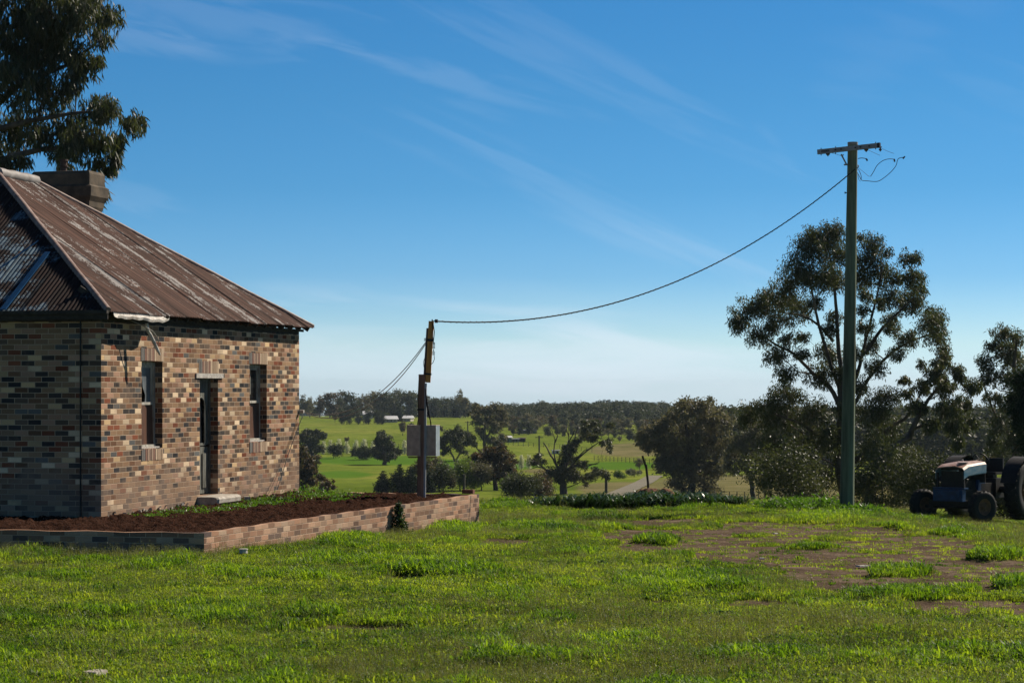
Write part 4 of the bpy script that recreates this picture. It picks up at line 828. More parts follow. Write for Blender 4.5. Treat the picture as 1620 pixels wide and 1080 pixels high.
    for y in (-.33, .33): m.box((.10, y, .88), (.05, .045, .42))
    m.box((.10, 0, .695), (.06, .70, .06)); m.box((.02, 0, .92), (.03, .52, .40)); m.box((.04, 0, 1.18), (.06, .5, .06)); m.build('radiator_frame', MAT['tdark'], root); m = MB(); m.box((-.98, 0, 1.05), (.03, .66, .42)); m.build('dashboard', MAT['tdark'], root)
    m = MB(); m.box((-1.45, 0, .62), (.9, .42, .38)); m.box((-1.95, 0, .68), (.5, .5, .45)); m.tube([(-1.95, -.78, .65), (-1.95, .78, .65)], .09, 12); m.build('gearbox', MAT['tdark'], root)
    m = MB(); m.tube([(-1.02, 0, 1.1), (-1.42, 0, 1.32)], .025, 8); m.build('steering_column', MAT['tdark'], root)
    m = MB(); ctr = Vector((-1.42, 0, 1.32)); ax = Vector((-.4, 0, .22)).normalized(); e1 = Vector((0, 1, 0)); e2 = ax.cross(e1)
    m.tube([ctr + (e1 * math.cos(k * math.pi / 12) + e2 * math.sin(k * math.pi / 12)) * .2 for k in range(25)], .014, 6, False)
    for k in range(3): m.tube([ctr, ctr + (e1 * math.cos(k * 2.09) + e2 * math.sin(k * 2.09)) * .2], .01, 5)
    m.build('steering_wheel', MAT['black'], root)
    m = MB(); m.box((-1.95, 0, 1.02), (.42, .44, .06)); m.box((-2.15, 0, 1.2), (.06, .44, .34)); m.box((-1.95, 0, .93), (.2, .2, .12)); m.build('seat', MAT['tdark'], root)
    for s in (-1, 1):
        f = MB(); vs = []
        for k in range(9): a = math.radians(15 + k * 18); r_ = .78; vs += [(-1.95 + r_ * math.cos(a), s * .60, .65 + r_ * math.sin(a)), (-1.95 + r_ * math.cos(a), s * .98, .65 + r_ * math.sin(a) - .01)]
        vs2 = [(x, y, z - .02) for x, y, z in vs]; n = len(vs); fs = [(2 * k, 2 * k + 2, 2 * k + 3, 2 * k + 1) for k in range(8)]; fs += [tuple(n + i for i in q[::-1]) for q in fs]
        f.add(vs + vs2, fs, True); f.build('mudguard', MAT['tdark'], root)
    m = MB(); m.tube([(-1.2, -.3, .9), (-1.5, -.42, .8), (-1.8, -.45, .95)], .02, 6); m.tube([(-1.15, -.2, 1.1), (-1.5, -.3, 1.12), (-1.75, -.5, 1.0)], .03, 6); m.build('lever', MAT['tdark'], root); m = MB(); m.box((-1.3, -.33, .62), (.5, .2, .03)); m.build('linkage', MAT['tdark'], root)
tractor()

# ---------------------------------------------------------------- trees
def leaf_quads(P, ln, wd, droop, r):
    n = len(P); 
    d = r.normal(0, 1, (n, 3)); d[:, 2] = d[:, 2] * .6 - droop; d /= np.linalg.norm(d, axis=1)[:, None]
    w = np.cross(d, r.normal(0, 1, (n, 3))); w /= np.linalg.norm(w, axis=1)[:, None] + 1e-9
    L = (ln * r.uniform(.6, 1.3, n))[:, None]; Wd = (wd * r.uniform(.7, 1.2, n))[:, None]
    V = np.stack([P, P + d * L * .45 + w * Wd / 2, P + d * L, P + d * L * .45 - w * Wd / 2], 1).reshape(-1, 3)
    return V, np.arange(n * 4).reshape(n, 4)
def tree(name, label, stems, clumps, mats, leaf=(.16, .045), n_leaf=20000, droop=1.2, sub_r=.28, bare=(), twig=True, seed=1, subs=14, cat='tree', group=None, flat=.8, vz=.9):
    """stems: list of (points, r0, r1); clumps: (centre, radius); all in world space, the base is the first stem's first point"""
    r = np.random.default_rng(seed); base = stems[0][0][0]; root = empty(name, base); tag(root, label, cat, group)
    wood = MB(); S = []
    for pts, r0, r1 in stems:
        m = len(pts); fine = []
        for i in range(m - 1):
            p0, p1, p2, p3 = pts[max(i - 1, 0)], pts[i], pts[i + 1], pts[min(i + 2, m - 1)]
            for t in (0, .25, .5, .75): fine.append(.5 * ((2 * p1) + (p2 - p0) * t + (2 * p0 - 5 * p1 + 4 * p2 - p3) * t * t + (3 * p1 - p0 - 3 * p2 + p3) * t ** 3))
        fine.append(pts[-1]); k = len(fine); rad = [r0 + (r1 - r0) * (i / (k - 1)) for i in range(k)]
        fine = [p + Vector(r.normal(0, rad[i] * .18, 3)) * (0 < i) for i, p in enumerate(fine)]
        wood.tube([p - base for p in fine], rad, 8, False); S += [(p, rad[i]) for i, p in enumerate(fine)]
    allP = []; tot = sum(c[1] ** 2 for c in clumps)
    for c, cr in clumps:
        best = min(S, key=lambda s: (s[0] - c).length + max(0, s[0].z - c.z + .5 * math.hypot(s[0].x - c.x, s[0].y - c.y)) * 3)
        a, ra = best; dist = (c - a).length; mid = a.lerp(c, .5) + Vector((0, 0, -.06 * dist)) + Vector(r.normal(0, .05 * dist, 3)); rb = min(ra * .55, .012 * dist + .02)
        pts = [a, a.lerp(mid, .5) + Vector(r.normal(0, .02 * dist, 3)), mid, mid.lerp(c, .5) + Vector(r.normal(0, .03 * dist, 3)), c]; wood.tube([p - base for p in pts], [rb, rb * .85, rb * .65, rb * .45, rb * .25], 5, False)
        S += [(p, rb * .6) for p in pts[2:]]
        v = r.normal(0, 1, (subs, 3)); v /= np.linalg.norm(v, axis=1)[:, None]; v *= (cr * r.random(subs) ** .45)[:, None]; v[:, 2] *= flat; sc = v + np.array(c)
        if twig:
            for q in sc:
                q = Vector(q); wood.tube([c - base, c.lerp(q, .5) + Vector(r.normal(0, .08 * cr, 3)) - base, q - base], [rb * .25 + .004, rb * .16 + .003, .004], 3, False)
        m = max(4, int(n_leaf * cr * cr / tot / subs))
        pts_ = np.repeat(sc, m, 0) + np.clip(r.normal(0, 1, (subs * m, 3)), -1.7, 1.7) * np.array([sub_r, sub_r, sub_r * vz]) * cr; allP.append(pts_)
    for p in bare: wood.tube([q - base for q in p[0]], [p[1] * (1 - .8 * i / (len(p[0]) - 1)) for i in range(len(p[0]))], 6, False)
    wood.build('trunk', mats[0], root)
    if allP:
        P = np.concatenate(allP) - np.array(base)[None]; V, Q = leaf_quads(P, leaf[0], leaf[1], droop, r); big_mesh('crown', V, Q, mats[1], root)
    return root
def pxc(lst, Y, depth, seed, k=1.0):
    r = random.Random(seed); return [(at(x, y, Y) + Vector((0, r.uniform(-depth, depth), 0)), c * Y / F * k) for x, y, c in lst]
def pxs(pts, Y, r0, r1, seed=0, dz=None):
    r = random.Random(seed + int(pts[-1][0])); P = [at(x, y, Y) for x, y in pts]; dd = r.uniform(-1, 1) * .012 * Y
    for i, p in enumerate(P): p.y += dd * i / len(P)
    return (P, r0, r1)
# hero gum behind the power pole
Y = 95; g0 = on_ground(1337, Y); gp = CY - F * g0.z / Y
hero = [(1300, 377, 24), (1276, 395, 26), (1322, 402, 26), (1256, 428, 26), (1288, 440, 26), (1240, 462, 26), (1268, 482, 24), (1216, 478, 22), (1186, 488, 22), (1232, 508, 20), (1170, 512, 16), (1196, 532, 18), (1222, 560, 18), (1238, 590, 16), (1312, 365, 14), (1335, 440, 18),
        (1390, 382, 18), (1378, 410, 24), (1402, 432, 22), (1430, 412, 16), (1440, 442, 20), (1412, 470, 20), (1450, 478, 22), (1372, 440, 18), (1462, 455, 14), (1462, 515, 20), (1436, 535, 16), (1486, 530, 20), (1492, 556, 12), (1362, 520, 14), (1476, 500, 16), (1360, 470, 12), (1420, 505, 14),
        (1320, 560, 20), (1298, 592, 22), (1382, 580, 16), (1250, 622, 24), (1218, 640, 22), (1192, 655, 20), (1240, 662, 26), (1282, 652, 26), (1310, 692, 28), (1270, 702, 28), (1226, 700, 24), (1372, 650, 26), (1400, 628, 18), (1412, 682, 26), (1380, 712, 28), (1250, 748, 28), (1300, 752, 28), (1402, 748, 24), (1436, 722, 22), (1362, 762, 24), (1350, 610, 18), (1330, 500, 12), (1262, 560, 12), (1440, 770, 20), (1330, 645, 16), (1345, 720, 20), (1210, 760, 16), (1308, 520, 13), (1296, 475, 12), (1325, 590, 12), (1368, 490, 11), (1390, 545, 14), (1400, 520, 11), (1345, 560, 12), (1412, 560, 12), (1275, 530, 11), (1250, 535, 12), (1215, 520, 10), (1310, 440, 12), (1385, 480, 10), (1340, 400, 10), (1350, 380, 8), (1425, 440, 10), (1412, 395, 10), (1470, 575, 9)]
st = [pxs([(1337, gp + 4), (1333, 760), (1331, 700), (1332, 640), (1330, 590)], Y, .26, .15), pxs([(1331, 650), (1312, 612), (1285, 590), (1255, 560), (1225, 545), (1200, 528)], Y, .11, .03, 1), pxs([(1330, 600), (1326, 540), (1322, 480), (1318, 430), (1310, 390)], Y, .11, .025, 2),
      pxs([(1331, 620), (1308, 560), (1290, 500), (1280, 450), (1275, 410)], Y, .09, .025, 3), pxs([(1333, 640), (1356, 590), (1372, 530), (1388, 470), (1398, 420)], Y, .10, .025, 4), pxs([(1340, 660), (1375, 600), (1410, 560), (1445, 540), (1475, 528)], Y, .09, .025, 5), pxs([(1368, 560), (1395, 520), (1425, 490), (1445, 470)], Y, .09, .025, 6),
      pxs([(1334, 740), (1375, 712), (1405, 680), (1440, 655), (1470, 600)], Y, .15, .04, 7), pxs([(1332, 700), (1300, 690), (1265, 670), (1225, 655)], Y, .12, .03, 8), pxs([(1318, 540), (1295, 515), (1268, 500), (1235, 495)], Y, .07, .02, 9), pxs([(1352, 590), (1352, 540), (1352, 480), (1350, 450)], Y, .1, .02, 10)]
tree('gum_tree', 'tall spreading gum tree standing right behind the power pole', st, pxc(hero, Y, 1.9, 4, 1.22), (MAT['bark'], MAT['leafgum']), (.165, .042), 105000, 1.5, .19, subs=34, seed=5, vz=1.1)
Y = 88
t2 = [(1490, 572, 18), (1512, 590, 18), (1474, 592, 18), (1500, 612, 22), (1530, 612, 16), (1460, 612, 16), (1528, 640, 20), (1492, 642, 22), (1452, 645, 18), (1536, 668, 16), (1505, 672, 20), (1470, 672, 16), (1440, 620, 12), (1430, 600, 10), (1520, 700, 14)]
g0 = on_ground(1400, Y); gp = CY - F * g0.z / Y
st = [pxs([(1365, gp + 6), (1385, 745), (1405, 715), (1435, 690), (1452, 655)], Y, .2, .1), pxs([(1452, 655), (1475, 625), (1500, 600)], Y, .09, .03, 1), pxs([(1440, 680), (1480, 665), (1515, 650)], Y, .07, .02, 2)]
tree('gum_tree', 'leaning gum with drooping olive foliage between pole and tractor', st, pxc(t2, Y, 1.2, 9), (MAT['bark'], MAT['leafgum']), (.17, .045), 14000, 1.8, .16, subs=30, seed=8, vz=1.2)
Y = 105
t3 = [(1590, 528, 20), (1615, 535, 20), (1570, 550, 18), (1560, 575, 20), (1590, 560, 22), (1620, 565, 22), (1556, 600, 18), (1585, 595, 24), (1615, 600, 24), (1562, 630, 18), (1590, 635, 22), (1640, 560, 24), (1650, 600, 26), (1575, 670, 20), (1600, 690, 22), (1580, 720, 22), (1605, 735, 22), (1560, 700, 16)]
g0 = on_ground(1610, Y); gp = CY - F * g0.z / Y
st = [pxs([(1602, gp + 6), (1600, 760), (1606, 700), (1602, 640), (1598, 580), (1600, 545)], Y, .25, .05), pxs([(1606, 700), (1580, 660), (1562, 610)], Y, .1, .03, 3), pxs([(1604, 720), (1640, 650), (1650, 590)], Y, .12, .04, 4)]
tree('gum_tree', 'gum tree with lacy crown at the right edge above the tractor', st, pxc(t3, Y, 2, 19), (MAT['bark'], MAT['leafgum']), (.19, .05), 17000, 1.4, .17, subs=28, seed=12, vz=1.1)
Y = 70
t4 = [(1632, 620, 26), (1618, 650, 20), (1636, 660, 26), (1610, 670, 12), (1640, 700, 26), (1612, 600, 12), (1640, 590, 22), (1612, 632, 12)]
st = [pxs([(1650, CY - F * on_ground(1650, Y).z / Y), (1650, 720), (1645, 650), (1642, 600)], Y, .2, .05)]
tree('dark_evergreen', 'near black dense evergreen cut off by the right edge', st, pxc(t4, Y, .8, 29), (MAT['bark'], MAT['leafpine']), (.12, .05), 16000, .5, .32, seed=14)
# tree mass under the hero gum: scrub
Y = 84
def shrub(label, cx, base_py, w, h, Y, mat, n, leaf, seed, k=6, name='shrub', cat='shrub', droop=.4):
    r = random.Random(seed); B = on_ground(cx, Y); wm, hm = w * Y / F, h * Y / F; cl = []
    for i in range(k):
        a = r.uniform(-1, 1); z = r.uniform(.25, .8); cl.append((B + Vector((a * wm * .34 * (1.25 - z * .6), r.uniform(-.3, .3) * wm, z * hm)), r.uniform(.24, .36) * min(wm, hm * 1.2)))
    st = [([B, B + Vector((r.uniform(-.05, .05) * wm, 0, hm * .3)), B + Vector((r.uniform(-.1, .1) * wm, 0, hm * .6))], .02 * hm + .02, .01)]
    return tree(name, label, st, cl, (MAT['bark'], MAT[mat]), leaf, n, droop, .34, twig=False, seed=seed, cat=cat)
shrub('glossy dark scrub below the gum left of the power pole', 1250, 0, 120, 150, 84, 'leafgum', 9000, (.14, .05), 41, 9)
shrub('olive scrub behind the power pole foot', 1392, 0, 110, 140, 86, 'leafgum', 9000, (.14, .05), 42, 9)
shrub('dark scrub directly behind the tractor bonnet', 1470, 0, 130, 135, 80, 'leafdark', 9000, (.13, .05), 43, 9)
shrub('brownish round shrub just above the tractor bonnet', 1545, 0, 70, 125, 82, 'leafred', 8000, (.12, .045), 44, 9)
shrub('dark scrub behind the tractor rear wheel', 1600, 0, 90, 90, 80, 'leafdark', 7000, (.13, .05), 45, 8)

# top-left overhanging gum
Y = 58
c0 = [(20, 30, 60), (80, 20, 50), (130, 25, 42), (165, 20, 28), (182, 35, 14), (40, 90, 52), (95, 85, 48), (130, 100, 26), (20, 140, 46), (70, 145, 44), (115, 130, 24), (145, 165, 30), (180, 180, 28), (205, 185, 24), (215, 200, 14), (20, 200, 42), (60, 210, 30), (100, 200, 40), (140, 215, 34), (170, 225, 24),
      (125, 245, 26), (150, 255, 24), (90, 240, 20), (20, 262, 22), (45, 255, 14), (150, 290, 18), (158, 305, 12), (188, 215, 14), (160, 60, 22), (150, 90, 12), (-40, 60, 60), (-50, 160, 60), (-30, 230, 40), (95, 262, 16), (178, 250, 10), (168, 262, 10), (167, 284, 9), (166, 305, 8), (164, 324, 6), (176, 238, 10), (186, 228, 9), (-60, -40, 60), (40, -40, 60), (120, -30, 50), (70, 60, 40)]
B = on_ground(-170, Y); bp_ = CY - F * B.z / Y
st = [pxs([(-170, bp_), (-165, 600), (-150, 450), (-120, 320), (-80, 200), (-40, 100), (0, 0)], Y, .42, .10), pxs([(-150, 430), (-70, 320), (-10, 262), (50, 240), (110, 232), (160, 222)], Y, .16, .02, 1), pxs([(-120, 320), (-40, 200), (30, 130), (100, 100), (150, 60)], Y, .14, .02, 2), pxs([(-80, 250), (0, 205), (70, 190), (140, 180), (200, 186)], Y, .10, .015, 3), pxs([(-60, 150), (10, 105), (45, 80), (90, 30)], Y, .1, .02, 4)]
tree('gum_tree', 'big gum with long drooping leaves overhanging behind the chimney', st, pxc(c0, Y, 1.1, 77), (MAT['bark'], MAT['leafgum']), (.24, .042), 36000, 2.6, .12, subs=44, seed=21, vz=1.5)

# mid-distance individual trees: px position of the base, crown blobs
def midtree(label, Y, base_px, stem_list, clumps, mats, n, leaf, seed, depth=1.5, droop=.8, bare=(), name='gum_tree', subs=12, **kw):
    B = on_ground(base_px, Y); gp = CY - F * B.z / Y
    st = []
    for i, (pts, r0, r1) in enumerate(stem_list):
        if i == 0: pts = [(base_px, gp + 2)] + pts
        st.append(pxs(pts, Y, r0, r1, i))
    bl = [([at(x, y, Y) for x, y in p], rr) for p, rr in bare]; q = random.Random(seed * 3 + 1)
    clumps = list(clumps) + [(x + q.uniform(-1, 1) * c * 1.1, y + q.uniform(-.8, .9) * c, c * q.uniform(.4, .7)) for x, y, c in clumps for _ in (0, 1)]
    return tree(name, label, st, pxc(clumps, Y, depth, seed), mats, leaf, n, droop, .3, bare=bl, seed=seed, subs=subs, twig=True, **kw)
Y3 = row_depth(1090, 785, 100, 600)
midtree('big grey green gum in the middle distance right of the dirt heap', Y3, 1096, [([(1092, 740), (1090, 700), (1085, 670)], .5, .15), ([(1095, 760), (1110, 735), (1120, 700)], .2, .06), ([(1092, 740), (1070, 715), (1050, 700)], .2, .06)],
        [(1085, 650, 20), (1110, 645, 18), (1130, 655, 18), (1065, 662, 18), (1045, 672, 16), (1028, 680, 15), (1022, 695, 14), (1040, 700, 18), (1065, 690, 22), (1095, 680, 24), (1125, 680, 20), (1145, 670, 14), (1060, 715, 20), (1085, 720, 22), (1110, 715, 22), (1135, 710, 20), (1060, 740, 18), (1085, 750, 20), (1110, 745, 22), (1135, 740, 18), (1150, 695, 12), (1045, 728, 14), (1120, 768, 16), (1075, 768, 14), (1022, 708, 8), (1100, 636, 10)],
        (MAT['bark'], MAT['leafgum2']), 30000, (.42, .16), 31, 3)
Y4 = row_depth(1190, 792, 95, 400)
midtree('dark low gum with forked trunk left of the big pole gum', Y4, 1192, [([(1190, 772), (1188, 755)], .3, .2), ([(1188, 757), (1172, 735), (1160, 715)], .16, .05), ([(1189, 757), (1205, 735), (1212, 710)], .15, .05)],
        [(1165, 700, 15), (1185, 690, 18), (1205, 695, 16), (1160, 720, 13), (1180, 715, 16), (1205, 720, 16), (1150, 735, 10), (1175, 738, 12), (1215, 735, 14), (1195, 672, 12), (1175, 672, 10), (1160, 745, 8)], (MAT['bark'], MAT['leafgum2']), 13000, (.3, .11), 32, 1.5)
Y5 = row_depth(893, 781, 100, 600)
midtree('half dead gum with bare antler like branches beside the dirt heap', Y5, 892, [([(890, 765), (887, 755)], .5, .35), ([(888, 757), (880, 735), (872, 720), (860, 700)], .2, .06), ([(890, 757), (905, 735), (925, 715), (945, 700)], .18, .05), ([(889, 755), (900, 725), (908, 700), (915, 675)], .18, .05), ([(889, 762), (870, 748), (855, 735), (842, 727)], .16, .05), ([(900, 740), (920, 735), (945, 733)], .14, .04)],
        [(936, 690, 9), (925, 682, 8), (945, 680, 7), (958, 700, 8), (965, 708, 6), (905, 708, 9), (895, 715, 10), (885, 745, 14), (870, 748, 10), (905, 748, 13), (918, 730, 9), (895, 730, 12), (850, 722, 7), (843, 730, 7), (858, 730, 6), (945, 745, 9), (958, 750, 7), (935, 752, 8), (940, 668, 7), (925, 668, 5), (913, 695, 7), (966, 673, 6)],
        (MAT['bark'], MAT['leafgum']), 13000, (.36, .13), 33, 2, bare=[([(880, 735), (876, 715), (878, 695), (873, 680), (867, 671)], .10), ([(878, 700), (882, 690), (881, 682)], .1), ([(893, 740), (897, 710), (900, 690), (899, 675)], .10), ([(899, 700), (906, 688), (912, 672)], .10), ([(872, 722), (866, 710), (862, 702)], .12), ([(862, 740), (850, 738), (838, 742)], .12), ([(912, 725), (925, 712), (938, 708)], .1), ([(905, 735), (930, 737), (948, 731)], .12), ([(900, 690), (897, 682), (896, 672)], .09)], subs=10)
Y6 = row_depth(782, 775, 160, 600)
midtree('dark domed tree with reddish top near the wall corner', Y6, 784, [([(783, 755), (782, 735)], .35, .2), ([(783, 745), (797, 728), (805, 715)], .15, .04), ([(783, 745), (768, 728), (762, 715)], .15, .04)],
        [(775, 715, 12), (790, 712, 12), (765, 725, 12), (800, 722, 11), (782, 728, 14), (757, 738, 8), (770, 740, 12), (795, 738, 13), (808, 735, 8), (785, 748, 12), (770, 755, 9), (800, 752, 9), (812, 745, 5)], (MAT['bark'], MAT['leafred']), 14000, (.40, .16), 34, 2)
Y7 = row_depth(722, 743, 160, 600)
midtree('dark gum behind the meter boxes with split trunk', Y7, 722, [([(721, 735), (720, 728)], .4, .3), ([(720, 730), (712, 712), (708, 700)], .2, .05), ([(721, 730), (730, 712), (735, 700)], .2, .05)],
        [(722, 682, 10), (710, 688, 10), (735, 685, 9), (702, 698, 9), (722, 696, 12), (740, 698, 9), (705, 710, 8), (728, 708, 8), (745, 690, 6), (748, 702, 6)], (MAT['bark'], MAT['leafdark']), 10000, (.45, .18), 35, 3)
Y8 = row_depth(768, 728, 200, 700)
midtree('tall open gum with brownish crown rising above the field behind', Y8, 768, [([(767, 705), (766, 690), (768, 670)], .5, .2), ([(767, 700), (755, 680), (750, 665)], .2, .06), ([(767, 695), (782, 675), (790, 660)], .2, .06), ([(768, 722), (755, 710), (748, 700)], .2, .06)],
        [(770, 648, 10), (785, 645, 10), (757, 652, 8), (795, 655, 9), (772, 662, 11), (790, 668, 9), (755, 665, 8), (780, 678, 9), (760, 680, 7), (800, 665, 6), (752, 641, 5), (775, 695, 8), (788, 700, 8), (795, 690, 6), (765, 690, 6), (745, 650, 5)], (MAT['bark'], MAT['leafgum2']), 10000, (.6, .24), 36, 4)
Y9 = row_depth(609, 735, 200, 700)
midtree('round dark tree standing alone in the green field left of the post', Y9, 609, [([(609, 728), (608, 715)], .45, .3)], [(602, 686, 7), (612, 694, 9), (598, 697, 7), (607, 706, 10), (596, 712, 7), (620, 708, 8), (629, 713, 6), (610, 718, 9), (597, 720, 6), (622, 720, 6), (603, 690, 6)], (MAT['bark'], MAT['leafdark']), 7000, (.6, .26), 37, 3)
Y10 = row_depth(492, 722, 200, 700)
midtree('dark wide tree touching the cottage corner in the field', Y10, 494, [([(494, 714), (494, 705)], .45, .3)], [(486, 684, 7), (500, 683, 7), (480, 694, 8), (495, 696, 9), (508, 688, 6), (490, 707, 9), (502, 709, 8), (478, 708, 7), (512, 686, 4)], (MAT['bark'], MAT['leafdark']), 7000, (.6, .26), 38, 3)
Y11 = row_depth(478, 780, 140, 500)
midtree('brownish tree half hidden by the cottage right corner', Y11, 474, [([(474, 765), (474, 740)], .3, .15)], [(476, 712, 9), (484, 722, 10), (472, 730, 12), (488, 738, 9), (480, 748, 12), (495, 745, 6), (490, 760, 9), (478, 770, 10), (468, 715, 8), (505, 755, 7), (512, 768, 8), (525, 770, 5), (522, 760, 5)], (MAT['bark'], MAT['leafred']), 12000, (.34, .14), 39, 2)
def bush(label, px, py, w, h, mat, n=2500, leaf=(.4, .2), seed=50, name='bush', cat='bush', k=7, lo=140, hi=800, droop=0):
    Yb = row_depth(px, py, lo, hi); return shrub(label, px, 0, w, h, Yb, mat, n, leaf, seed, k, name, cat, droop)
bush('dark round bush beyond the lawn right of the wall corner', 822, 795, 62, 42, 'leafdark', 8000, (.22, .1), 51, k=10)
bush('brown green bush behind the dark round bush', 846, 788, 50, 38, 'leafred', 5000, (.25, .1), 52)
bush('lime green willow bush right of the meter post', 728, 776, 52, 48, 'leaflime', 7000, (.28, .1), 53, name='willow', cat='tree', k=10)
bush('pale lime bush above the willow beside the domed tree', 748, 755, 34, 30, 'leaflime', 4000, (.3, .12), 54)
bush('grey green shrub below the domed tree', 762, 776, 40, 42, 'leafgum2', 4500, (.28, .12), 55)
bush('dark bushes right behind the post foot', 695, 778, 46, 44, 'leafdark', 5000, (.28, .12), 56)
bush('brown bush behind the post under the meter boxes', 672, 772, 34, 58, 'leafred', 4000, (.28, .12), 57)
bush('small lime bush between domed tree and round bush', 803, 778, 24, 26, 'leaflime', 2500, (.25, .1), 58)
bush('dark rounded bush in the field below the blossom row', 528, 725, 32, 22, 'leafdark', 3000, (.4, .2), 59)
bush('dark bush beside the lone dark field tree', 580, 727, 34, 22, 'leafdark', 3000, (.4, .2), 60)
bush('small dark bush left of the lone dark field tree', 562, 722, 20, 12, 'leafdark', 1500, (.4, .2), 61)
bush('pale shrub by the dusty track', 980, 757, 18, 12, 'leaflime', 1200, (.3, .15), 62)
bush('grey low bushes at the head of the dusty track', 1003, 754, 34, 12, 'leafhedge', 1500, (.3, .15), 63)
def conifer(label, px, py, w, h, seed, mat='leafpine', n=3500, leaf=(.3, .12)):
    Yc = row_depth(px, py, 140, 900); B = on_ground(px, Yc); wm, hm = w * Yc / F, h * Yc / F; cl = []
    for i in range(8): t = i / 8; cl.append((B + Vector((0, 0, hm * (.12 + .84 * t))), wm * .5 * (1.05 - t)))
    return tree('conifer', label, [([B, B + Vector((0, 0, hm * .9))], .03 * hm, .02)], cl, (MAT['bark'], MAT[mat]), leaf, n, -.2, .42, twig=False, seed=seed, subs=8, cat='tree', flat=.5)
conifer('leftmost small dark conifer behind the soil bed', 606, 779, 20, 38, 71, 'leafdark')
conifer('broad dark conifer between the small one and the post', 632, 779, 34, 50, 72)
conifer('dark conifer close left of the meter post', 650, 779, 30, 46, 73)
conifer('pointed dark conifer right of the meter post foot', 679, 779, 16, 36, 74)

# shared templates for far trees (copied)
def template(kind, seed):
    r = random.Random(seed); B = Vector((0, 0, 0)); H = 10.0; cl = []
    if kind == 'gum':
        for i in range(18): a = r.uniform(0, 6.28); z = r.uniform(.3, .93); q = r.uniform(0, .36) * (1.15 - abs(z - .6)); cl.append((Vector((math.cos(a) * q * H, math.sin(a) * q * H, z * H)), r.uniform(.09, .16) * H))
        mats, n, lf, st = (MAT['bark'], MAT['leafgum2']), 1500, (.85, .45), [([B, Vector((.2, 0, 3)), Vector((.1, .2, 6.5))], .28, .08)]
    elif kind == 'round':
        for i in range(20): a = r.uniform(0, 6.28); z = r.uniform(.12, .86); q = r.uniform(0, .33) * math.sqrt(max(.05, 1 - ((z - .5) / .5) ** 2)); cl.append((Vector((math.cos(a) * q * H, math.sin(a) * q * H, z * H)), r.uniform(.13, .2) * H))
        mats, n, lf, st = (MAT['bark'], MAT['leafdark']), 1800, (.8, .45), [([B, Vector((.1, 0, 2)), Vector((0, .1, 5))], .3, .1)]
    elif kind == 'pine':
        for i in range(10): t = i / 10; cl.append((Vector((r.uniform(-.3, .3), r.uniform(-.3, .3), H * (.08 + .88 * t))), H * .25 * (1.08 - t) + .2))
        mats, n, lf, st = (MAT['bark'], MAT['leafpine']), 1700, (.8, .4), [([B, Vector((0, 0, 9))], .3, .05)]
    elif kind == 'blossom':
        for i in range(7): t = i / 7; cl.append((Vector((0, 0, H * (.22 + .7 * t))), H * .2 * (1.0 - .75 * t)))
        mats, n, lf, st = (MAT['barkpale'], MAT['blossom']), 800, (.9, .4), [([B, Vector((0, 0, 9))], .25, .05)]
    elif kind == 'red':
        for i in range(11): a = r.uniform(0, 6.28); z = r.uniform(.25, .85); q = r.uniform(0, .32); cl.append((Vector((math.cos(a) * q * H, math.sin(a) * q * H, z * H)), r.uniform(.12, .2) * H))
        mats, n, lf, st = (MAT['bark'], MAT['leafred']), 1500, (.85, .45), [([B, Vector((.1, 0, 2)), Vector((0, .1, 5))], .28, .1)]
    else:
        for i in range(8): cl.append((Vector((r.uniform(-.5, .5) * H, r.uniform(-.2, .2) * H, r.uniform(.3, .62) * H)), .3 * H))
        mats, n, lf, st = (MAT['bark'], MAT['leafhedge']), 1100, (.9, .5), [([B, Vector((0, 0, 4))], .25, .1)]
    return tree('far_tree', 'x', st, cl, mats, lf, n, .2, .35, twig=False, seed=seed, subs=8)
TPL = {}
def far(kind, px, py, h_px, label, group, w=1.0, name='gum_tree', cat='tree', lo=400, hi=1100, Yd=None):
    key = (kind, rnd.randrange(3))
    if key not in TPL: TPL[key] = [template(key[0], 900 + hash_(key)), False]
    src, used = TPL[key]; Yf = Yd or row_depth(px, py, lo, hi); B = on_ground(px, Yf); s = h_px * Yf / F / 10
    if used:
        o = src.copy(); link(o)
        for ch in src.children: c = ch.copy(); link(c, o)
    else: o = src; TPL[key][1] = True
    o.name = name; o.location = B; o.scale = (s * w, s * w, s); o.rotation_euler = (0, 0, rnd.uniform(0, 6.28)); tag(o, label, cat, group); o['group'] = group; return o
def hash_(k): return sum(ord(c) for c in k[0]) + k[1] * 7
for i, px in enumerate((512, 522, 536, 549, 563, 576, 590, 640, 654)): far('blossom', px, 718, 24 + (i % 3) * 2, 'pale blossoming tree in the row across the left field', 'blossoming trees in the left field', .95, 'blossom_tree', lo=300, hi=700)
for i, px in enumerate((811, 825, 837)): far('blossom', px, 742, 26, 'pale blossoming tree in the short row left of the half dead gum', 'blossoming trees beside the half dead gum', .95, 'blossom_tree', lo=200, hi=700)
for i in range(15): far('hedge', 836 + i * 12, 668 + i * 1.75, 9.5, 'pale tipped shrub in the long hedge below the wooded slope', 'hedge shrubs below the wooded slope', .8, 'hedge_shrub', 'shrub', lo=500, hi=1000)
for k, (px, py, h, kd) in enumerate([(700, 770, 36, 'round'), (742, 766, 38, 'gum'), (655, 772, 32, 'gum'), (866, 778, 26, 'gum'), (925, 772, 20, 'red'), (1012, 744, 20, 'gum'), (715, 778, 26, 'red'), (838, 776, 24, 'round'), (690, 752, 30, 'gum'), (500, 745, 28, 'red'), (760, 752, 30, 'red')]):
    far(kd, px, py, h, 'dark scrubby tree in the belt between the soil bed and the green field', 'scrub belt below the green field', 1.0, lo=140, hi=600)
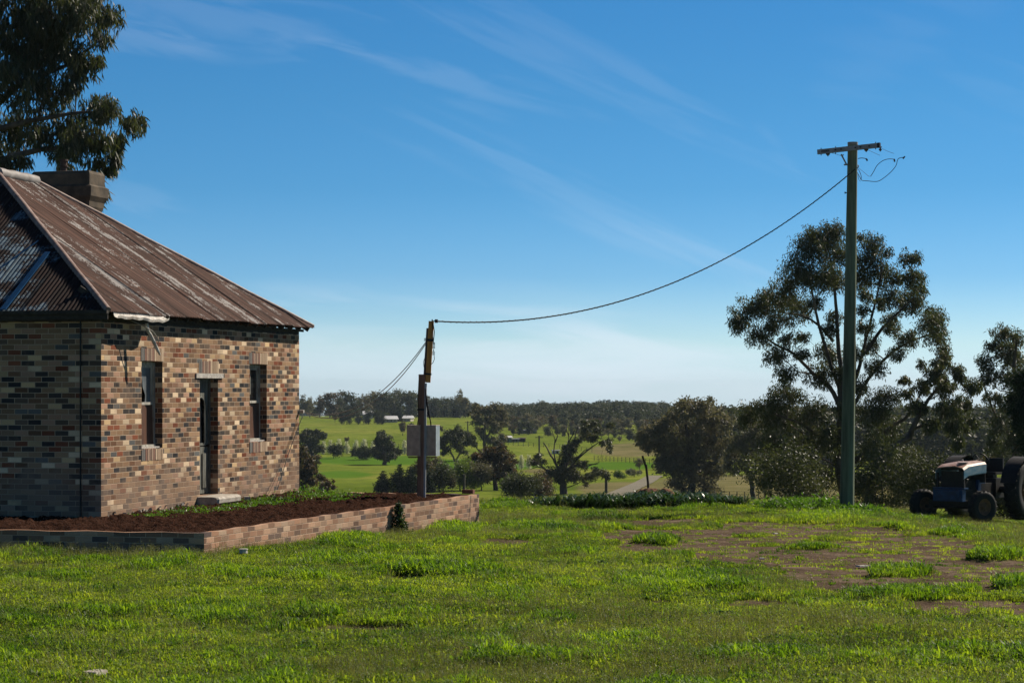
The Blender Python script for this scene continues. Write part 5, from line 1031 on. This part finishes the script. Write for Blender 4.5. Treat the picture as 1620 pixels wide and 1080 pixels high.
for k, (px, py, h, kd) in enumerate([(676, 700, 18, 'round'), (918, 700, 12, 'red'), (772, 684, 20, 'gum'), (1018, 712, 18, 'gum'), (548, 702, 12, 'red'), (893, 690, 12, 'round'), (980, 700, 12, 'gum')]):
    far(kd, px, py, h, 'small dark tree scattered in the upper green paddock', 'scattered paddock trees', 1.0, lo=400, hi=900)
# treeline on the left hill
LT = 'dark tree in the treeline behind the white roofed farmhouse'
for k, (px, py, h, w, kind) in enumerate([(478, 664, 34, .9, 'gum'), (490, 664, 30, .9, 'gum'), (506, 664, 34, 1, 'red'), (522, 664, 38, 1, 'red'), (536, 664, 32, 1, 'round'), (547, 663, 42, .9, 'round'), (560, 662, 34, 1.1, 'round'), (574, 662, 30, 1.2, 'gum'), (590, 661, 36, 1.3, 'gum'), (606, 660, 38, 1.2, 'round'), (622, 660, 40, 1.1, 'round'), (634, 659, 44, .9, 'round'), (646, 659, 42, 1, 'round'), (656, 659, 38, 1, 'round'), (672, 660, 34, 1.1, 'round'), (686, 660, 32, 1.2, 'round'), (700, 660, 32, 1.1, 'round'), (712, 661, 28, 1.2, 'round'), (736, 662, 24, 1.3, 'round'), (752, 662, 22, 1.2, 'round'), (800, 663, 22, 1.2, 'red'), (812, 664, 24, 1.2, 'round'), (700, 662, 22, 1.6, 'pine'), (683, 662, 24, 1.6, 'pine'), (720, 662, 20, 1.6, 'pine')]):
    far(kind, px, py - 1.5, h * 1.12, LT, 'treeline on the left hill', w, lo=860, hi=1000, Yd=930 + (k % 3) * 18)
far('gum', 728, 662, 46, 'tall thin topped gum standing above the treeline right of the post', None, .8, Yd=905)
for k, px in enumerate((541, 553, 567, 583, 597, 605)): far('round', px, 671, 26 - (k == 5) * 4, 'round black green tree in the clump in front of the farmhouse', 'round trees before the farmhouse', .85, 'round_tree', lo=500, hi=880)
far('red', 637, 681, 24, 'brownish tree left of the meter boxes on the hill', None, .85, 'autumn_tree', Yd=690); far('round', 650, 680, 20, 'dark tree directly behind the post on the hill', None, .8, 'round_tree', Yd=700)
far('red', 530, 663, 16, 'orange tinted tree at the left end of the treeline', None, .9, 'autumn_tree', Yd=850); far('pine', 632, 664, 26, 'dark pointed pine beside the white roofed farmhouse', None, 1.1, 'pine_tree', Yd=860)
far('red', 699, 672, 12, 'small rounded olive tree on the hill right of the meter boxes', None, .9, 'round_tree', Yd=730)
far('red', 845, 668, 12, 'rusty rounded tree at the left end of the hedge', None, 1.1, 'autumn_tree', Yd=730)
# wooded slope: nearest rows one by one, the rest one wood
SLOPE = 'tree in the wooded slope above the pale hedge'
r = random.Random(4)
for j in range(64):
    px = 815 + (j % 32) * 12.2 + r.uniform(-5, 5); row = j // 32
    base = 668 + max(0, px - 850) * .09 - row * 6 - 2; Yd = 700 + row * 60 + r.uniform(-15, 15) - max(0, px - 850) * .25
    far(r.choice(['gum', 'gum', 'round', 'red']), px, base, r.uniform(15, 25), SLOPE, 'trees of the wooded slope', r.uniform(.9, 1.3), Yd=Yd)
def cap_h(X, Y, h, top):
    return min(h, max(1.5, -(top - CY) * Y / F - gz(X, Y)))
def skyline(px): return float(np.interp(px, [300, 700, 800, 850, 900, 960, 1000, 1040, 1080, 1150, 1900], [634, 640, 640, 632, 634, 629, 631, 632, 638, 641, 641]))
def wood(name, label, specs, seed):
    r = np.random.default_rng(seed); tv = {}; VV, QQ, base = [], [], 0
    for (X, Y, h, kind) in specs:
        h = cap_h(X, Y, h, skyline(CX + F * X / Y) + float(r.uniform(0, 7)))
        key = (kind, int(r.integers(0, 3)))
        k2 = next((k for k in (key, (kind, 0), (kind, 1), (kind, 2)) if k in TPL), None)
        me = [c for c in TPL[k2][0].children if c.name.startswith('crown')][0].data
        if k2 not in tv: a = np.empty(len(me.vertices) * 3, np.float32); me.vertices.foreach_get('co', a); tv[k2] = a.reshape(-1, 4, 3)
        v = tv[k2]; sub = v[r.random(len(v)) < .45]; mid = sub.mean(1, keepdims=True); sub = mid + (sub - mid) * 1.35; s = h / 10; a = r.uniform(0, 6.28); c, sn = math.cos(a), math.sin(a); w = r.uniform(.9, 1.3)
        x = (sub[..., 0] * c - sub[..., 1] * sn) * s * w + X; y = (sub[..., 0] * sn + sub[..., 1] * c) * s * w + Y; z = sub[..., 2] * s + gz(X, Y); V = np.stack([x, y, z], -1).reshape(-1, 3)
        VV.append(V); QQ.append(np.arange(len(V)).reshape(-1, 4) + base); base += len(V)
    o = big_mesh(name, np.concatenate(VV), np.concatenate(QQ), None); return tag(o, label, 'trees', kind='stuff')
sp = []; r = random.Random(8)
for i in range(420):
    px = r.uniform(790, 1250); Y = r.uniform(780, 1250) - max(0, px - 850) * .25; h = (r.uniform(19, 26) - 4 * (px > 1020)) * 850 / F * (1.0 + .12 * math.sin(px * .02)); sp.append(((px - CX) * Y / F, Y, h * (1.0 + (Y - 780) / 900), r.choice(['gum', 'round', 'round', 'pine'])))
wd = wood('distant_wood', 'dark wooded slope filling the land behind the pale hedge', sp, 2); wd.data.materials.append(MAT['leafdark'])
sp = []
for i in range(520):
    px = r.uniform(1130, 1900); Y = r.uniform(430, 1100); sp.append(((px - CX) * Y / F, Y, r.uniform(7, 12) * (1 + Y / 1500), r.choice(['gum', 'round', 'red'])))
wd = wood('hillside_scrub', 'dim wooded hillside behind the gums on the right', sp, 3); wd.data.materials.append(MAT['leafdark'])
sp = []
for i in range(600):
    px = r.uniform(300, 1700); Y = r.uniform(2300, 2700); sp.append(((px - CX) * Y / F, Y, 18 + 7 * sstep(800, 1000, np.array(px)) - 3 * (px > 1100) + r.uniform(-1, 1), 'pine'))
wd = wood('pine_ridge', 'bluish pine plantation along the far ridge', sp, 4); wd.data.materials.append(MAT['leafpine'])
sp = []
for i in range(120):
    px = r.uniform(250, 800); Y = r.uniform(1000, 1200); sp.append(((px - CX) * Y / F, Y, r.uniform(7, 9.5), r.choice(['gum', 'round'])))
wd = wood('distant_wood', 'thin dark wood behind the left treeline', sp, 5); wd.data.materials.append(MAT['leafdark'])

# ---------------------------------------------------------------- far farm buildings, posts, fences
def barn(name, label, px, py, w, h, roof_px, Y, mw, mr, depth=8, cat='shed', rz=.1, windows=0):
    B = on_ground(px, Y); wm, hm, rm = w * Y / F, h * Y / F, roof_px * Y / F; root = empty(name, B, rz); tag(root, label, cat)
    m = MB(); m.box((0, 0, hm / 2), (wm, depth, hm)); m.build('wall', MAT[mw], root)
    m = MB(); e = .4; m.add([(-wm / 2 - e, -depth / 2 - e, hm), (wm / 2 + e, -depth / 2 - e, hm), (wm / 2 + e, depth / 2 + e, hm), (-wm / 2 - e, depth / 2 + e, hm), (-wm / 2 - e, 0, hm + rm), (wm / 2 + e, 0, hm + rm)], [(0, 1, 5, 4), (2, 3, 4, 5), (0, 4, 3), (1, 2, 5), (0, 3, 2, 1)]); m.build('roof', MAT[mr], root)
    for i in range(windows):
        q = MB(); q.box((-wm / 2 + wm * (i + .7) / (windows + .4), -depth / 2 - .03, hm * .55), (wm * .1, .1, hm * .45)); q.build('window', MAT['glassdark'], root)
    if not windows: q = MB(); q.box((wm * .1, -depth / 2 - .03, hm * .42), (wm * .3, .1, hm * .8)); q.build('door', MAT['tdark'], root)
    return root
barn('farmhouse', 'white roofed farmhouse among dark trees on the left hill', 617, 662, 20, 5, 5, 850, 'farwall', 'farroof', 10, 'house', .15, 3)
barn('farmhouse', 'smaller pale roofed house just left of the post on the hill', 646, 662, 12, 5, 4, 860, 'farwall', 'farroof', 9, 'house', -.1, 2)
barn('farmhouse', 'pale roof peeping over the dark clump on the left hill', 582, 656, 14, 7, 5, 900, 'farwall', 'farroof', 9, 'house', .1, 2)
Ys = row_depth(800, 699, 400, 800)
barn('shed', 'teal sided shed with a bright white roof in the field', 799, 699, 17, 7.5, 2.5, Ys, 'shedteal', 'farroof', 6)
barn('shed', 'grey container shed between the teal shed and rusty one', 815, 699, 9, 5, .8, Ys + 2, 'shedgrey', 'shedgrey', 5)
barn('shed', 'rust brown shed at the right of the field sheds', 826, 699, 8, 6, .6, Ys + 4, 'shedrust', 'shedrust', 5)
barn('shed', 'long low dark shed at the left end of the pale hedge', 834, 668, 24, 4.5, 2, 715, 'shedteal', 'shedgrey', 7)
barn('shed', 'small pale caravan like shed behind the bare branches', 879, 717, 9, 5, 1, row_depth(879, 717, 300, 700), 'farroof', 'shedgrey', 4)
def farpole(label, px, py, h, arm=True):
    Y = row_depth(px, py, 200, 900); B = on_ground(px, Y); hm = h * Y / F; root = empty('distant_pole', B); tag(root, label, 'pole')
    m = MB(); m.tube([(0, 0, 0), (0, 0, hm)], .18, 8); m.build('pole', MAT['farpost'], root)
    if arm: m = MB(); m.box((0, -.2, hm * .93), (1.8, .12, .15)); m.build('crossarm', MAT['farpost'], root)
farpole('thin distant pole in the field right of the sheds', 853, 727, 38)
farpole('thin distant pole left of the tall open gum', 740, 690, 24)
farpole('short dark pole in front of the willow bush', 734, 778, 28, False)
farpole('pale timber post standing by the dusty track', 959, 779, 24, False)
def fence(label, pts, n, hgt=1.1, pr=.06):
    P = []
    for (x0, y0), (x1, y1) in zip(pts[:-1], pts[1:]):
        for i in range(n // (len(pts) - 1)):
            t = i / (n // (len(pts) - 1)); px, py = x0 + (x1 - x0) * t, y0 + (y1 - y0) * t; P.append(on_ground(px, row_depth(px, py, 70, 950)))
    root = empty('fence', P[0]); tag(root, label, 'fence'); o = P[0]
    for p in P: m = MB(); m.tube([p - o - Vector((0, 0, .1)), p - o + Vector((0, 0, hgt))], pr, 6); m.build('post', MAT['farpost'], root)
    m = MB()
    for z in (.35, .7, 1.0): m.tube([p - o + Vector((0, 0, z * hgt)) for p in P], .02, 4, False)
    m.build('wire', MAT['farpost'], root)
fence('post and wire fence along the field top left', [(476, 700), (600, 706), (700, 712)], 26)
fence('wire fence crossing the field below the brown plot', [(940, 728), (990, 731), (1040, 735)], 16)
fence('wire fence under the sheds in the middle field', [(780, 703), (860, 707), (945, 716)], 20)
fence('low wire fence past the lawn edge near the forked gum', [(1130, 791), (1190, 792), (1240, 793)], 10, 1.0, .05)

# dusty track laid over the land
def track():
    ctr = [(955, 792), (975, 783), (1000, 772), (1018, 764), (1030, 757), (1038, 752)]; V = []; 
    P = []
    for (x0, y0), (x1, y1) in zip(ctr[:-1], ctr[1:]):
        for i in range(8): t = i / 8; P.append(on_ground(x0 + (x1 - x0) * t, row_depth(x0 + (x1 - x0) * t, y0 + (y1 - y0) * t, 100, 600)))
    for i, p in enumerate(P):
        d = (P[min(i + 1, len(P) - 1)] - P[max(i - 1, 0)]).normalized(); n = Vector((d.y, -d.x, 0))
        for k in range(5): q = p + n * (k - 2) * .7; V.append((q.x, q.y, gz(q.x, q.y) + .12))
    i = np.arange(len(P) * 5).reshape(-1, 5); Q = np.stack([i[:-1, :-1], i[:-1, 1:], i[1:, 1:], i[1:, :-1]], -1).reshape(-1, 4); tag(big_mesh('track', V, Q, MAT['track'], smooth=True), kind='structure')
track()

# ---------------------------------------------------------------- planting and clutter at the lawn edge
def strap_mesh(seed):
    r = random.Random(seed); m = MB()
    for i in range(85):
        a = r.uniform(0, 6.28); L = r.uniform(.32, .62); w = r.uniform(.022, .034); out_ = r.uniform(.35, 1.0); x0, y0 = r.gauss(0, .10), r.gauss(0, .10); pts = []
        for k in range(6): t = k / 5; pts.append((x0 + math.cos(a) * out_ * L * t * .85, y0 + math.sin(a) * out_ * L * t * .85, L * (1.25 * t - (.55 + .5 * out_) * t * t)))
        wx, wy = -math.sin(a) * w / 2, math.cos(a) * w / 2; vs = []
        for k, p in enumerate(pts): s = 1 - (k / 5) ** 3 * .9; vs += [(p[0] - wx * s, p[1] - wy * s, p[2]), (p[0] + wx * s, p[1] + wy * s, p[2])]
        m.add(vs, [(2 * k, 2 * k + 1, 2 * k + 3, 2 * k + 2) for k in range(5)], True)
    return m
SM = [strap_mesh(s).build('strappy_plant', MAT['strap']) for s in (1, 2, 3, 4)]; used = set()
r = random.Random(3)
for k in range(26):
    t = k / 25; px = 858 + t * 310 + r.uniform(-4, 4); Y = 51.5 + (r.uniform(-.5, .6)); src = SM[k % 4]
    if k % 4 in used: o = src.copy(); link(o)
    else: o = src; used.add(k % 4)
    B = on_ground(px, Y); s = r.uniform(.9, 1.4) * (1.0 if .2 < t < .9 else .8); o.location = B; o.scale = (s * 1.15, s * 1.15, s); o.rotation_euler = (0, 0, r.uniform(0, 6)); tag(o, 'clump of dark strappy leaves in the row along the lawn edge', 'plant', 'strappy leaved clumps along the lawn edge')
def heap():
    B = on_ground(1036, 54.5); n = 60; U = np.linspace(-1, 1, n); X, Y = np.meshgrid(U, U, indexing='ij'); rr = np.sqrt(X ** 2 + Y ** 2)
    Z = np.maximum(0, 1 - rr ** 1.4) * .55 * (.5 + fbm(X * 2.2 + 3, Y * 2.2, 4, 3)) + .10 * (fbm(X * 8, Y * 8, 3, 5) - .5) * (rr < 1) + .2 * np.exp(-((X - .55) ** 2 + Y ** 2) * 16) - .08
    V = np.stack([X * .85 - .1, Y * .8, Z * .85], -1).reshape(-1, 3); i = np.arange(n * n).reshape(n, n); Q = np.stack([i[:-1, :-1], i[1:, :-1], i[1:, 1:], i[:-1, 1:]], -1).reshape(-1, 4)
    o = big_mesh('dirt_heap', V, Q, MAT['heap'], smooth=False); o.location = B; tag(o, 'orange brown dirt heap behind the strappy plants', 'dirt heap')
    m = MB(); b0 = on_ground(1027, 55.5); m.tube([b0 - Vector((0, 0, .1)), b0 + Vector((-.03, 0, .55)), b0 + Vector((-.08, 0, 1.0))], .03, 6); m.bar(b0 + Vector((-.07, 0, .9)), b0 + Vector((-.17, 0, 1.22)), .04, .05); tag(m.build('broken_stake', MAT['timber']), 'dark broken stake leaning beside the dirt heap', 'stake')
heap()
def leafy(name, label, X, Y, z, w, h, mat, n, leaf, seed, cat='plant', group=None):
    r = np.random.default_rng(seed); P = r.normal(0, 1, (n, 3)) * np.array([w * .26, w * .26, h * .25]); P[:, 2] = np.abs(P[:, 2]) * 1.25; V, Q = leaf_quads(P, leaf[0], leaf[1], -.6, r); o = big_mesh(name, V, Q, MAT[mat]); o.location = (X, Y, z); tag(o, label, cat, group); return o
for k, (px, Y, w, h, lab) in enumerate([(1232, 50.5, .9, .28, 'leafy weed mound left of the power pole foot'), (1262, 50, .8, .24, 'low bright weed mound nearest the strappy row'), (1300, 50.8, 1.0, .36, 'tallest weed mound just left of the pole foot'), (1335, 49.4, .9, .26, 'bright weeds growing in front of the pole foot'), (1368, 50.2, .7, .2, 'small weed mound right of the pole foot')]):
    B = on_ground(px, Y); leafy('weed_clump', lab, B.x, B.y, B.z, w, h, 'weedleaf', 1500, (.10, .035), 200 + k)
B = on_ground(1510, 41.5); leafy('grass_tussock', 'dark round tussock alone on the dirt before the tractor', B.x, B.y, B.z - .02, .52, .17, 'weedleaf', 2600, (.09, .014), 230)
for k, (u, v, w, h, lab) in enumerate([(8.1, -.75, 1.5, .16, 'big bright green weed patch by the cottage far corner'), (6.2, -.55, 1.2, .10, 'green weeds right of the doorstep along the wall'), (5.2, -.7, .9, .10, 'green weeds in front of the doorstep end'), (4.1, -.6, .8, .08, 'sparse weeds just left of the doorstep'), (3.0, -.45, 1.0, .07, 'low weeds below the cottage wall between window and door'), (1.9, -.4, .9, .06, 'low weeds under the broken window'), (.9, -.35, .6, .05, 'tiny weeds near the cottage front corner'), (9.4, .5, 1.6, .14, 'bright weeds past the cottage far corner'), (6.9, -1.6, .5, .05, 'small weed tuft in the open soil')]):
    p = hw(u, v, 0); leafy('weed_patch', lab, p.x, p.y, -2.10, w, h, 'weedleaf', int(900 * w), (.055, .020), 300 + k)
p = P1.lerp(P2, .62); B = Vector((p.x + .08, p.y - .08, gz(p.x + .1, p.y)))
r = np.random.default_rng(9); t = r.random(1500) ** 1.5; P = np.stack([r.normal(0, .015 + .07 * (1 - t), 1500) + .0 * t, r.normal(0, .02 + .05 * (1 - t), 1500), t * .52 + .02], -1); V, Q = leaf_quads(P, .05, .035, .1, r)
ro = empty('climbing_plant', B); big_mesh('foliage', V, Q, MAT['ivy'], ro); m = MB(); m.tube([(0, 0, -.03), (.01, .01, .3), (.0, .02, .6)], .008, 5); m.build('stem', MAT['bark'], ro); tag(ro, 'small ivy like plant climbing the low brick wall', 'plant')
m = MB(); B = on_ground(385, 31.2); m.tube([(0, 0, .0), (0, 0, .05)], [.06, .055], 12); m.tube([(0, 0, .05), (0, 0, .062)], .066, 12); o = m.build('pipe_cap', MAT['white_sheet']); o.location = B + Vector((0, 0, .04)); tag(o, 'small white pipe cap in the grass before the low wall', 'pipe cap')
for k, (px, py, s, lab) in enumerate([(1323, 862, .09, 'flat white scrap on the bare dirt left of centre'), (1365, 896, .12, 'flat pale scrap lying in the middle of the dirt'), (1226, 844, .07, 'small white scrap near the dirt edge by the lawn'), (150, 1074, .13, 'brown grey stone at the bottom left of the lawn'), (1205, 884, .07, 'pale chip on the near edge of the dirt')]):
    Yb = row_depth(px, py, 12, 54); B = on_ground(px, Yb); m = MB(); m.box((0, 0, .012 if k != 3 else .03), (s * 1.4, s, .016 if k != 3 else .06), .4 * k, taper=.8); o = m.build('stone' if k == 3 else 'scrap', MAT['stone'] if k == 3 else MAT['lintelwood']); o.location = B; tag(o, lab, 'stone' if k == 3 else 'scrap')

# ---------------------------------------------------------------- the air between here and the hills
hz = MB(); hz.box((0, 3300, -35), (9000, 7200, 120)); ho = hz.build('haze', None); hm = bpy.data.materials.new('haze'); hm.use_nodes = True; t = hm.node_tree; t.nodes.clear()
o_ = nd(t, 'ShaderNodeOutputMaterial'); pv = nd(t, 'ShaderNodeVolumePrincipled', i_Density=.00006, i_Anisotropy=.2); pv.inputs['Color'].default_value = (.70, .86, 1., 1); t.links.new(pv.outputs[0], o_.inputs['Volume']); ho.data.materials.append(hm)
tag(ho, 'thin bluish haze over the far hills', 'haze', kind='stuff')
